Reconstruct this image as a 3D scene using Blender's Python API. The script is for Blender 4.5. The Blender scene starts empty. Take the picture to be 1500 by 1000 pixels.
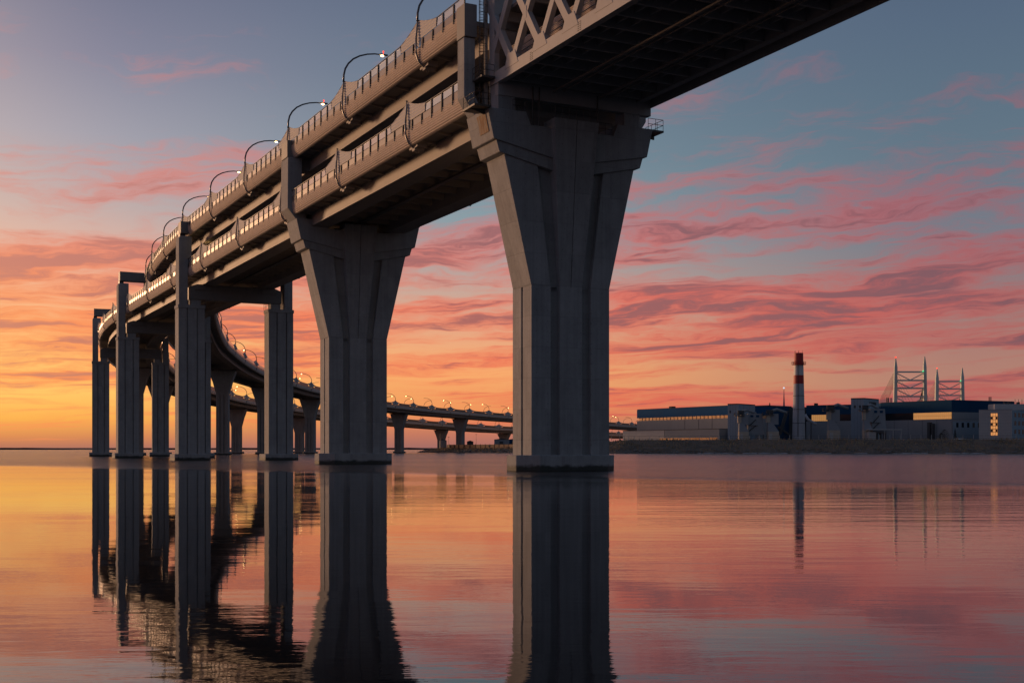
import bpy, bmesh, math, random
from mathutils import Vector
random.seed(7)
R = math.radians
scene = bpy.context.scene
C = scene.collection

# ------------------------------------------------------------------ camera
CAM_H = 2.1
cam_d = bpy.data.cameras.new('camera')
cam = bpy.data.objects.new('camera', cam_d)
C.objects.link(cam)
cam.location = (0, 0, CAM_H)
cam.rotation_euler = (R(90), 0, 0)
cam_d.sensor_width = 36
cam_d.lens = 43.2
cam_d.shift_y = (658 - 500) / 1500
cam_d.clip_start = 0.5
cam_d.clip_end = 60000
scene.camera = cam

# ------------------------------------------------------------------ world: dusk sky with lit cloud streaks
SUN_AZ = -50.0          # degrees from +Y, negative to the left
SUN_EL = 3.0
CLX = 0.0   # cloud field offset
world = bpy.data.worlds.new('World')
scene.world = world
world.use_nodes = True
wt = world.node_tree
wt.nodes.clear()


class NT:
    def __init__(s, tree):
        s.t = tree

    def n(s, typ, **kw):
        nd = s.t.nodes.new(typ)
        for k, v in kw.items():
            setattr(nd, k, v)
        return nd

    def put(s, sock, v):
        if v is None:
            return
        if hasattr(v, 'is_output') or isinstance(v, bpy.types.NodeSocket):
            s.t.links.new(v, sock)
        else:
            if isinstance(v, (tuple, list)) and len(v) == 3 and sock.type == 'RGBA':
                v = (*v, 1)
            sock.default_value = v

    def m(s, op, a, b=None, c=None, clamp=False):
        nd = s.n('ShaderNodeMath', operation=op, use_clamp=clamp)
        for i, v in enumerate((a, b, c)):
            s.put(nd.inputs[i], v)
        return nd.outputs[0]

    def mix(s, f, a, b, mode='MIX'):
        nd = s.n('ShaderNodeMix', data_type='RGBA', blend_type=mode)
        s.put(nd.inputs['Factor'], f)
        s.put(nd.inputs[6], a)
        s.put(nd.inputs[7], b)
        return nd.outputs[2]

    def ramp(s, f, stops, interp='LINEAR'):
        nd = s.n('ShaderNodeValToRGB')
        cr = nd.color_ramp
        cr.interpolation = interp
        while len(cr.elements) > 1:
            cr.elements.remove(cr.elements[0])
        cr.elements[0].position = stops[0][0]
        cr.elements[0].color = (*stops[0][1], 1)
        for p, c in stops[1:]:
            e = cr.elements.new(p)
            e.color = (*c, 1)
        s.put(nd.inputs[0], f)
        return nd.outputs[0]

    def smooth(s, v, a, b):
        nd = s.n('ShaderNodeMapRange', interpolation_type='SMOOTHSTEP')
        s.put(nd.inputs[0], v)
        nd.inputs[1].default_value = a
        nd.inputs[2].default_value = b
        return nd.outputs[0]

    def noise(s, vec, scale, detail=4, rough=.5, dist=0.0):
        nd = s.n('ShaderNodeTexNoise')
        s.put(nd.inputs['Vector'], vec)
        nd.inputs['Scale'].default_value = scale
        nd.inputs['Detail'].default_value = detail
        nd.inputs['Roughness'].default_value = rough
        nd.inputs['Distortion'].default_value = dist
        return nd.outputs[0]

    def comb(s, x, y, z):
        nd = s.n('ShaderNodeCombineXYZ')
        for i, v in enumerate((x, y, z)):
            s.put(nd.inputs[i], v)
        return nd.outputs[0]


def lin(r, g, b):
    def f(v):
        v /= 255
        return v / 12.92 if v <= .04045 else ((v + .055) / 1.055) ** 2.4
    return (f(r), f(g), f(b))


def zy(y):              # photo row -> sine of the elevation (centre column)
    return math.sin(math.atan((658 - y) / 1800))


w = NT(wt)
tc = w.n('ShaderNodeTexCoord')
sep = w.n('ShaderNodeSeparateXYZ')
wt.links.new(tc.outputs['Generated'], sep.inputs[0])
dx, dy, dz = sep.outputs
el = w.m('MAXIMUM', dz, 0.0)
hl = w.m('SQRT', w.m('ADD', w.m('MULTIPLY', dx, dx), w.m('MULTIPLY', dy, dy)))
sx, sy = math.sin(R(SUN_AZ)), math.cos(R(SUN_AZ))
ca = w.m('DIVIDE', w.m('ADD', w.m('MULTIPLY', dx, sx), w.m('MULTIPLY', dy, sy)), w.m('MAXIMUM', hl, 1e-4))
th = w.m('MULTIPLY', w.m('ARCCOSINE', w.m('MINIMUM', w.m('MAXIMUM', ca, -1.0), 1.0)), 180 / math.pi / 180)   # 0 toward the sun, 1 opposite
e2 = w.m('MULTIPLY', el, 2.0, clamp=True)


def eramp(rows, top):
    st = [(zy(y) * 2, lin(*c)) for y, c in rows]
    return w.ramp(e2, st + top)


topc = [(.85, lin(78, 92, 114)), (1.0, lin(66, 80, 104))]
topS = [(.85, lin(136, 130, 142)), (1.0, lin(98, 102, 122))]
rS = eramp([(657, (190, 116, 86)), (640, (240, 150, 80)), (615, (255, 186, 84)), (570, (255, 214, 122)), (500, (255, 208, 140)), (430, (252, 202, 152)), (340, (242, 202, 170)), (220, (226, 194, 176)), (110, (206, 182, 174)), (0, (182, 166, 168))], topS)
rL = eramp([(657, (172, 112, 98)), (640, (216, 138, 86)), (615, (250, 176, 82)), (575, (255, 200, 104)), (510, (254, 188, 112)), (450, (246, 180, 136)), (390, (228, 178, 158)), (320, (196, 172, 168)), (220, (164, 160, 172)), (110, (136, 134, 154)), (0, (114, 116, 139))], topc)
rC = eramp([(657, (158, 106, 102)), (635, (194, 118, 96)), (600, (238, 150, 92)), (545, (248, 170, 108)), (480, (228, 166, 132)), (410, (186, 164, 156)), (330, (138, 156, 164)), (240, (118, 139, 152)), (130, (108, 124, 141)), (0, (96, 110, 132))], topc)
rR = eramp([(657, (124, 92, 94)), (620, (150, 108, 100)), (570, (178, 128, 112)), (510, (168, 122, 114)), (440, (144, 122, 124)), (360, (116, 122, 134)), (280, (100, 119, 134)), (170, (92, 112, 130)), (60, (86, 104, 126)), (0, (82, 99, 122))], topc)
rB = w.ramp(e2, [(0, lin(78, 79, 86)), (.12, lin(98, 98, 103)), (.3, lin(98, 106, 117)), (.7, lin(82, 96, 115)), (1, lin(70, 86, 108))])
c0 = w.mix(w.smooth(th, .06, .19), rS, rL)
c1 = w.mix(w.smooth(th, .155, .27), c0, rC)
c2 = w.mix(w.smooth(th, .26, .395), c1, rR)
clear = w.mix(w.smooth(th, .42, .8), c2, rB)

# cloud streaks: noise in (direction, log elevation), torn by a second noise
lg = w.m('LOGARITHM', w.m('ADD', el, .05), math.e)
warp = w.noise(w.comb(w.m('MULTIPLY', dx, 4.0), w.m('MULTIPLY', dy, 4.0), w.m('MULTIPLY', lg, 3.0)), 1.6, 4, .6)
lgs = w.m('ADD', w.m('ADD', lg, w.m('MULTIPLY', dx, -.24)), w.m('MULTIPLY', w.m('SUBTRACT', warp, .5), .22))
v1 = w.comb(w.m('ADD', w.m('MULTIPLY', dx, 2.4), CLX), w.m('MULTIPLY', dy, 2.4), w.m('MULTIPLY', lgs, 3.6))
v2 = w.comb(w.m('MULTIPLY', dx, 6.0), w.m('ADD', w.m('MULTIPLY', dy, 6.0), 4.3), w.m('MULTIPLY', lgs, 13.0))
v3 = w.comb(w.m('ADD', w.m('MULTIPLY', dx, 16.0), 7.7), w.m('MULTIPLY', dy, 16.0), w.m('MULTIPLY', lgs, 34.0))
n1 = w.noise(v1, 1.5, 7, .6, .3)
n2 = w.noise(v2, 1.3, 7, .62, .4)
n3 = w.noise(v3, 1.2, 6, .65, .3)
big = w.m('ADD', w.m('ADD', w.m('MULTIPLY', n1, .5), w.m('MULTIPLY', n2, .34)), w.m('MULTIPLY', n3, .16))
band = w.ramp(e2, [(0, (.1,) * 3), (zy(640) * 2, (.25,) * 3), (zy(590) * 2, (.55,) * 3), (zy(500) * 2, (1,) * 3), (zy(400) * 2, (1,) * 3), (zy(310) * 2, (.66,) * 3), (zy(200) * 2, (.42,) * 3), (zy(40) * 2, (.3,) * 3), (1, (.22,) * 3)])
bandv = w.n('ShaderNodeRGBToBW')
wt.links.new(band, bandv.inputs[0])
bandv = bandv.outputs[0]
thr = w.m('SUBTRACT', .604, w.m('MULTIPLY', bandv, .165))
exc = w.m('SUBTRACT', big, thr)
dens = w.smooth(exc, -.045, .11)
lo = w.ramp(th, [(.14, lin(252, 150, 88)), (.2, lin(246, 126, 84)), (.28, lin(236, 104, 80)), (.38, lin(188, 90, 88)), (.55, lin(124, 78, 82)), (1, lin(66, 60, 70))])
hi = w.ramp(th, [(.14, lin(224, 138, 122)), (.25, lin(206, 120, 116)), (.38, lin(172, 94, 102)), (.55, lin(104, 80, 92)), (1, lin(62, 60, 74))])
lit = w.mix(w.smooth(el, zy(480), zy(300)), lo, hi)
drk = w.ramp(th, [(.14, lin(196, 124, 110)), (.22, lin(158, 98, 98)), (.3, lin(128, 86, 94)), (.4, lin(104, 82, 94)), (.6, lin(70, 64, 76)), (1, lin(54, 56, 70))])
core = w.smooth(w.m('SUBTRACT', w.m('ADD', w.m('MULTIPLY', n2, .5), w.m('ADD', w.m('MULTIPLY', n1, .3), w.m('MULTIPLY', n3, .2))), thr), .045, .14)
ccol = w.mix(w.m('MULTIPLY', core, .8), lit, drk)
thin = w.m('MULTIPLY', dens, w.m('SUBTRACT', .92, w.m('MULTIPLY', w.smooth(el, zy(330), zy(120)), .38)))
skyc = w.mix(thin, clear, ccol)
nish = w.n('ShaderNodeTexSky', sky_type='NISHITA', sun_disc=False)
nish.sun_elevation = R(SUN_EL)
nish.sun_rotation = R(SUN_AZ)
skyc = w.mix(1.0, skyc, w.mix(1.0, nish.outputs[0], (.004, .004, .004), 'MULTIPLY'), 'ADD')
bg = w.n('ShaderNodeBackground')
wt.links.new(skyc, bg.inputs[0])
bg.inputs[1].default_value = 1.0
wo = w.n('ShaderNodeOutputWorld')
wt.links.new(bg.outputs[0], wo.inputs[0])

sun_d = bpy.data.lights.new('sun', 'SUN')
sun_d.energy = 2.3
sun_d.angle = R(7)
sun_d.color = (1, .56, .30)
sun = bpy.data.objects.new('sun', sun_d)
C.objects.link(sun)
sdir = Vector((math.cos(R(SUN_EL)) * sx, math.cos(R(SUN_EL)) * sy, math.sin(R(SUN_EL))))
sun.rotation_euler = sdir.to_track_quat('Z', 'Y').to_euler()
sun.location = sdir * 400

vs = scene.view_settings
vs.view_transform = 'Standard'
vs.look = 'None'
vs.exposure = 0
vs.gamma = 1
scene.cycles.use_denoising = True
scene.cycles.max_bounces = 6
scene.cycles.sample_clamp_indirect = 4

# ------------------------------------------------------------------ materials
MATS = {}


def mat(name):
    m_ = bpy.data.materials.new(name)
    m_.use_nodes = True
    nt = NT(m_.node_tree)
    bs = m_.node_tree.nodes['Principled BSDF']
    MATS[name] = m_
    return m_, nt, bs


def simple(name, col, rough=.6, metal=0.0, var=.15, scale=1.5, bump=0.0, bscale=8, spec=.5):
    m_, nt, bs = mat(name)
    tcn = nt.n('ShaderNodeTexCoord').outputs['Object']
    n = nt.noise(tcn, scale, 5, .6)
    k = nt.m('ADD', nt.m('MULTIPLY', n, 2 * var), 1 - var)
    nt.put(bs.inputs['Base Color'], nt.mix(1.0, col, nt.comb(k, k, k), 'MULTIPLY'))
    nt.put(bs.inputs['Roughness'], nt.m('ADD', rough - .06, nt.m('MULTIPLY', n, .12)))
    bs.inputs['Metallic'].default_value = metal
    bs.inputs['Specular IOR Level'].default_value = spec
    if bump:
        b = nt.n('ShaderNodeBump')
        b.inputs['Strength'].default_value = bump
        b.inputs['Distance'].default_value = .05
        nt.put(b.inputs['Height'], nt.noise(tcn, bscale, 5, .6))
        nt.put(bs.inputs['Normal'], b.outputs[0])
    return m_


def concrete(name, col, joint=3.0):
    m_, nt, bs = mat(name)
    tcn = nt.n('ShaderNodeTexCoord').outputs['Object']
    sp = nt.n('ShaderNodeSeparateXYZ')
    nt.put(sp.inputs[0], tcn)
    x, y, z = sp.outputs
    blot = nt.noise(tcn, .3, 7, .65)
    mott = nt.noise(tcn, 1.3, 6, .68)
    streak = nt.noise(nt.comb(nt.m('MULTIPLY', x, 2.4), nt.m('MULTIPLY', y, 2.4), nt.m('MULTIPLY', z, .07)), 1.0, 6, .68)
    run = nt.noise(nt.comb(nt.m('MULTIPLY', x, 5.5), nt.m('MULTIPLY', y, 5.5), nt.m('MULTIPLY', z, .16)), 1.0, 4, .6)
    grain = nt.noise(tcn, 9, 4, .65)
    k = nt.m('ADD', .10, nt.m('MULTIPLY', blot, .62))
    k = nt.m('ADD', k, nt.m('MULTIPLY', streak, .62))
    k = nt.m('ADD', k, nt.m('MULTIPLY', mott, .34))
    k = nt.m('ADD', k, nt.m('MULTIPLY', grain, .2))
    # formwork: casting lifts and shutter boards, each with its own tone
    f = nt.m('ABSOLUTE', nt.m('SUBTRACT', nt.m('FRACT', nt.m('DIVIDE', z, joint)), .5))
    jl = nt.smooth(f, .484, .497)
    u = nt.m('ADD', x, nt.m('MULTIPLY', y, 1.0))
    fv = nt.m('ABSOLUTE', nt.m('SUBTRACT', nt.m('FRACT', nt.m('DIVIDE', u, 1.22)), .5))
    jv = nt.m('MULTIPLY', nt.smooth(fv, .47, .495), .5)
    jj = nt.m('MAXIMUM', jl, jv)
    k = nt.m('MULTIPLY', k, nt.m('SUBTRACT', 1, nt.m('MULTIPLY', jj, .11)))
    lv = nt.n('ShaderNodeTexWhiteNoise', noise_dimensions='2D')
    nt.put(lv.inputs['Vector'], nt.comb(nt.m('FLOOR', nt.m('DIVIDE', z, joint)), nt.m('FLOOR', nt.m('DIVIDE', u, 1.22)), 0.0))
    k = nt.m('MULTIPLY', k, nt.m('ADD', .94, nt.m('MULTIPLY', lv.outputs['Value'], .12)))
    # tie holes
    hz = nt.m('SUBTRACT', nt.m('FRACT', nt.m('DIVIDE', z, 1.0)), .5)
    hu = nt.m('MULTIPLY', nt.m('SUBTRACT', nt.m('FRACT', nt.m('DIVIDE', u, 1.22)), .25), 1.22)
    hd = nt.m('SQRT', nt.m('ADD', nt.m('MULTIPLY', hz, hz), nt.m('MULTIPLY', hu, hu)))
    hole = nt.m('SUBTRACT', 1, nt.smooth(hd, .04, .07))
    k = nt.m('MULTIPLY', k, nt.m('SUBTRACT', 1, nt.m('MULTIPLY', hole, .28)))
    base = nt.mix(1.0, col, nt.comb(k, k, k), 'MULTIPLY')
    rust = nt.smooth(run, .62, .8)
    base = nt.mix(nt.m('MULTIPLY', rust, .42), base, (.15, .095, .06))
    dark = nt.smooth(streak, .6, .75)
    base = nt.mix(nt.m('MULTIPLY', dark, .35), base, (.10, .10, .098))
    pale = nt.smooth(nt.m('SUBTRACT', 1, streak), .62, .75)
    base = nt.mix(nt.m('MULTIPLY', pale, .25), base, (.45, .44, .42))
    # wet, weedy band by the waterline with a pale salt edge
    zz = nt.m('ADD', z, nt.m('MULTIPLY', nt.m('SUBTRACT', mott, .5), .9))
    salt = nt.m('MULTIPLY', nt.smooth(zz, .55, .8), nt.m('SUBTRACT', 1, nt.smooth(zz, .8, 1.15)))
    base = nt.mix(nt.m('MULTIPLY', salt, .15), base, (.42, .41, .38))
    wet = nt.m('SUBTRACT', 1, nt.smooth(zz, .35, .7))
    base = nt.mix(nt.m('MULTIPLY', wet, .88), base, (.022, .026, .018))
    nt.put(bs.inputs['Base Color'], base)
    nt.put(bs.inputs['Roughness'], nt.m('SUBTRACT', .86, nt.m('MULTIPLY', wet, .15)))
    bs.inputs['Specular IOR Level'].default_value = .25
    b = nt.n('ShaderNodeBump')
    b.inputs['Strength'].default_value = .4
    b.inputs['Distance'].default_value = .05
    nt.put(b.inputs['Height'], nt.m('SUBTRACT', nt.m('ADD', nt.m('MULTIPLY', grain, .5), mott), nt.m('ADD', jj, hole)))
    nt.put(bs.inputs['Normal'], b.outputs[0])
    return m_


def emis(name, col, st):
    m_, nt, bs = mat(name)
    bs.inputs['Base Color'].default_value = (*col, 1)
    bs.inputs['Emission Color'].default_value = (*col, 1)
    bs.inputs['Emission Strength'].default_value = st
    return m_


M_CONC = concrete('concrete', (.35, .355, .36))
M_CONC2 = concrete('concrete_far', (.32, .31, .30), 4)
M_STEEL = simple('painted_steel', (.42, .405, .40), .6, .0, .2, .8, .1, 3)
M_GIRDER = simple('girder_paint', (.34, .30, .27), .65, .0, .2, .5)
M_CLAD = simple('cladding', (.70, .60, .53), .66, .0, .16, .7, spec=.22)
M_SAIL = simple('sail_cladding', (.60, .575, .56), .68, .0, .12, .7, spec=.16)
M_RIB = simple('rib_paint', (.30, .285, .275), .4, .3, .1, 2)
M_DARK = simple('dark_metal', (.05, .05, .052), .5, .4, .2, 2)
M_SLAB = simple('deck_concrete', (.26, .25, .24), .85, 0, .25, .6)
M_RAIL = simple('rail_steel', (.10, .095, .09), .5, .4, .2, 2)
M_LAMP = simple('lamp_pole', (.10, .10, .105), .4, .5, .1, 2)
M_GLOW = emis('lamp_light', (1, .60, .22), 20)
M_RED = emis('red_beacon', (1, .06, .03), 2)
M_RUST = simple('rusty_plate', (.17, .10, .065), .8, 0, .5, 2.5, .2, 4)


def rust_conc():
    m_, nt, bs = mat('rust_stained_concrete')
    tcn = nt.n('ShaderNodeTexCoord').outputs['Object']
    mp = nt.n('ShaderNodeMapping')
    mp.inputs['Scale'].default_value = (2.2, 2.2, .5)
    nt.put(mp.inputs[0], tcn)
    n = nt.noise(mp.outputs[0], 1.4, 6, .65, .4)
    nt.put(bs.inputs['Base Color'], nt.ramp(n, [(.38, (.30, .275, .25)), (.52, (.30, .19, .11)), (.66, (.20, .09, .04))]))
    bs.inputs['Roughness'].default_value = .85
    return m_


M_RUSTC = rust_conc()


def glassy(name, tint, trans, diff, gl_rough=.06):
    m_ = bpy.data.materials.new(name)
    m_.use_nodes = True
    nt = NT(m_.node_tree)
    m_.node_tree.nodes.clear()
    tcn = nt.n('ShaderNodeTexCoord').outputs['Object']
    dirt = nt.noise(tcn, .8, 4, .6)
    tr = nt.n('ShaderNodeBsdfTransparent')
    tr.inputs[0].default_value = (*tint, 1)
    df = nt.n('ShaderNodeBsdfDiffuse')
    df.inputs[0].default_value = (*[.75 * t for t in tint], 1)
    gl = nt.n('ShaderNodeBsdfGlossy')
    gl.inputs['Roughness'].default_value = gl_rough
    gl.inputs[0].default_value = (.95, .95, .95, 1)
    mx = nt.n('ShaderNodeMixShader')
    nt.put(mx.inputs[0], nt.m('ADD', diff - .08, nt.m('MULTIPLY', dirt, .16)))
    nt.t.links.new(tr.outputs[0], mx.inputs[1])
    nt.t.links.new(df.outputs[0], mx.inputs[2])
    fr = nt.n('ShaderNodeFresnel')
    fr.inputs[0].default_value = 1.5
    mx2 = nt.n('ShaderNodeMixShader')
    nt.put(mx2.inputs[0], nt.m('ADD', trans, fr.outputs[0], clamp=True))
    nt.t.links.new(mx.outputs[0], mx2.inputs[1])
    nt.t.links.new(gl.outputs[0], mx2.inputs[2])
    o = nt.n('ShaderNodeOutputMaterial')
    nt.t.links.new(mx2.outputs[0], o.inputs[0])
    return m_


M_PANE = glassy('clear_pane', (.95, .92, .88), .27, .55, .14)
M_TINT = glassy('bronze_pane', (.42, .30, .23), .0, .85, .3)

# ------------------------------------------------------------------ mesh helpers


class MB:
    def __init__(s):
        s.v = []
        s.f = []

    def add(s, vs_, fs):
        k = len(s.v)
        s.v += [tuple(p) for p in vs_]
        s.f += [tuple(i + k for i in f) for f in fs]
        return s

    def box(s, x0, x1, y0, y1, z0, z1):
        return s.add([(x0, y0, z0), (x1, y0, z0), (x1, y1, z0), (x0, y1, z0), (x0, y0, z1), (x1, y0, z1), (x1, y1, z1), (x0, y1, z1)],
                     [(0, 3, 2, 1), (4, 5, 6, 7), (0, 1, 5, 4), (1, 2, 6, 5), (2, 3, 7, 6), (3, 0, 4, 7)])

    def prism(s, loop0, loop1):
        n = len(loop0)
        return s.add(list(loop0) + list(loop1), [tuple(range(n))[::-1], tuple(range(n, 2 * n))] + [(i, (i + 1) % n, n + (i + 1) % n, n + i) for i in range(n)])

    def face_y(s, pts, y0, y1):      # (x,z) outline extruded along y
        return s.prism([(x, y1, z) for x, z in pts], [(x, y0, z) for x, z in pts])

    def plan(s, pts, z0, z1):        # (x,y) outline extruded up
        return s.prism([(x, y, z0) for x, y in pts], [(x, y, z1) for x, y in pts])

    def tube(s, pts, r, n=6, r1=None, cap=True):
        pts = [Vector(p) for p in pts]
        rings = []
        up = Vector((0, 0, 1))
        for i, p in enumerate(pts):
            t = (pts[min(i + 1, len(pts) - 1)] - pts[max(i - 1, 0)]).normalized()
            a = t.cross(up)
            if a.length < .05:
                a = t.cross(Vector((0, 1, 0)))
            a.normalize()
            b = t.cross(a)
            rr = r if r1 is None else r + (r1 - r) * i / (len(pts) - 1)
            rings.append([p + (a * math.cos(q) + b * math.sin(q)) * rr for q in [2 * math.pi * j / n for j in range(n)]])
        k = len(s.v)
        for rg in rings:
            s.v += [tuple(p) for p in rg]
        for i in range(len(rings) - 1):
            for j in range(n):
                s.f.append((k + i * n + j, k + i * n + (j + 1) % n, k + (i + 1) * n + (j + 1) % n, k + (i + 1) * n + j))
        if cap:
            s.f.append(tuple(k + j for j in range(n))[::-1])
            s.f.append(tuple(k + (len(rings) - 1) * n + j for j in range(n)))
        return s

    def sphere(s, c, r, n=8, m=5, sq=(1, 1, 1)):
        vs_ = [(c[0], c[1], c[2] - r * sq[2])]
        for i in range(1, m):
            a = -math.pi / 2 + math.pi * i / m
            for j in range(n):
                q = 2 * math.pi * j / n
                vs_.append((c[0] + r * sq[0] * math.cos(a) * math.cos(q), c[1] + r * sq[1] * math.cos(a) * math.sin(q), c[2] + r * sq[2] * math.sin(a)))
        vs_.append((c[0], c[1], c[2] + r * sq[2]))
        fs = [(0, 1 + (j + 1) % n, 1 + j) for j in range(n)]
        for i in range(m - 2):
            for j in range(n):
                fs.append((1 + i * n + j, 1 + i * n + (j + 1) % n, 1 + (i + 1) * n + (j + 1) % n, 1 + (i + 1) * n + j))
        L = len(vs_) - 1
        fs += [(L, 1 + (m - 2) * n + j, 1 + (m - 2) * n + (j + 1) % n) for j in range(n)]
        return s.add(vs_, fs)

    def mesh(s, name, m_, bevel=0, smooth=False):
        me = bpy.data.meshes.new(name)
        me.from_pydata(s.v, [], s.f)
        bm = bmesh.new()
        bm.from_mesh(me)
        bmesh.ops.recalc_face_normals(bm, faces=bm.faces)
        if bevel:
            es = [e for e in bm.edges if len(e.link_faces) == 2 and e.calc_face_angle(0) > .5]
            bmesh.ops.bevel(bm, geom=es, offset=bevel, segments=1, affect='EDGES', clamp_overlap=True)
        if smooth:
            for f in bm.faces:
                f.smooth = True
        bm.to_mesh(me)
        bm.free()
        for x in (m_ if isinstance(m_, (list, tuple)) else [m_]):
            me.materials.append(x)
        return me

    def build(s, name, m_, parent=None, bevel=0, smooth=False, world=False):
        return place(name, s.mesh(name, m_, bevel, smooth), parent, world=world)


def place(name, me, parent=None, loc=(0, 0, 0), world=False):
    o = bpy.data.objects.new(name, me)
    C.objects.link(o)
    o.location = loc
    if parent:
        o.parent = parent
        if world:
            o.location = Vector(loc) - parent.location - (parent.parent.location if parent.parent else Vector())
    return o


def thing(name, label, cat, loc=(0, 0, 0), rz=0.0, group=None):
    o = bpy.data.objects.new(name, None)
    C.objects.link(o)
    o.empty_display_size = .5
    o.location = loc
    o.rotation_euler = (0, 0, rz)
    o['label'] = label
    o['category'] = cat
    if group:
        o['group'] = group
    return o


def tag(o, label, cat, group=None):
    o['label'] = label
    o['category'] = cat
    if group:
        o['group'] = group
    return o


def kind(o, k):
    o['kind'] = k
    return o


def copy_tree(o, parent=None):
    c = o.copy()
    C.objects.link(c)
    c.parent = parent
    for ch in list(o.children):
        copy_tree(ch, c)
    return c


ORD = ['first', 'second', 'third', 'fourth', 'fifth', 'sixth', 'seventh', 'eighth', 'ninth', 'tenth', 'eleventh', 'twelfth', 'thirteenth', 'fourteenth', 'fifteenth']

# ------------------------------------------------------------------ the two road alignments (left edge of each deck)
PHI0 = math.atan2(-.447, .894)
ORG = (-3.9, 117.5)
DECK_W = 19.4


class Path:
    def __init__(s, s_arc, rad, phi_end):
        s.sa, s.r, s.pe = s_arc, rad, phi_end
        s.se = s_arc + (phi_end - PHI0) * rad
        s.p0 = (ORG[0] + s_arc * math.sin(PHI0), ORG[1] + s_arc * math.cos(PHI0))
        s.pE = s._arc(s.se)

    def _arc(s, t):
        ph = PHI0 + (t - s.sa) / s.r
        return (s.p0[0] + s.r * (math.cos(PHI0) - math.cos(ph)), s.p0[1] + s.r * (math.sin(ph) - math.sin(PHI0)))

    def phi(s, t):
        return PHI0 if t < s.sa else min(s.pe, PHI0 + (t - s.sa) / s.r)

    def at(s, t, w_=0.0):
        if t < s.sa:
            x, y = ORG[0] + t * math.sin(PHI0), ORG[1] + t * math.cos(PHI0)
        elif t < s.se:
            x, y = s._arc(t)
        else:
            x, y = s.pE[0] + (t - s.se) * math.sin(s.pe), s.pE[1] + (t - s.se) * math.cos(s.pe)
        ph = s.phi(t)
        return x + w_ * math.cos(ph), y - w_ * math.sin(ph)

    def pt(s, t, w_, z):
        x, y = s.at(t, w_)
        return (x, y, z)


UP = Path(122, 600, R(31))
LO = Path(205, 570, R(32.5))


def interp(tab):
    def f(t):
        if t <= tab[0][0]:
            return tab[0][1]
        for (a, za), (b, zb) in zip(tab, tab[1:]):
            if t <= b:
                k = (t - a) / (b - a)
                k2 = k * k * (3 - 2 * k) * .35 + k * .65
                return za + (zb - za) * k2
        return tab[-1][1]
    return f


zU = interp([(240, 46), (285, 44.1), (335, 39.9), (425, 35.4), (516, 32.2), (610, 28.6), (685, 27.3), (755, 26), (935, 23), (1150, 20)])
zL = interp([(270, 38.1), (345, 36), (545, 28), (745, 22.5), (820, 20.6), (865, 19.5), (1040, 17), (1250, 15)])
S_END = 1180


def sweep(path, zf, prof, s0, s1, step):
    """closed (w, dz) outline swept along the road"""
    mb = MB()
    n = max(1, int((s1 - s0) / step))
    ss = [s0 + (s1 - s0) * i / n for i in range(n + 1)]
    k = len(prof)
    for t in ss:
        for w_, dz_ in prof:
            mb.v.append(path.pt(t, w_, zf(t) + dz_))
    for i in range(n):
        for j in range(k):
            a, b = i * k + j, i * k + (j + 1) % k
            mb.f.append((a, b, b + k, a + k))
    mb.f.append(tuple(range(k))[::-1])
    mb.f.append(tuple(range(n * k, n * k + k)))
    return mb


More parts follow.
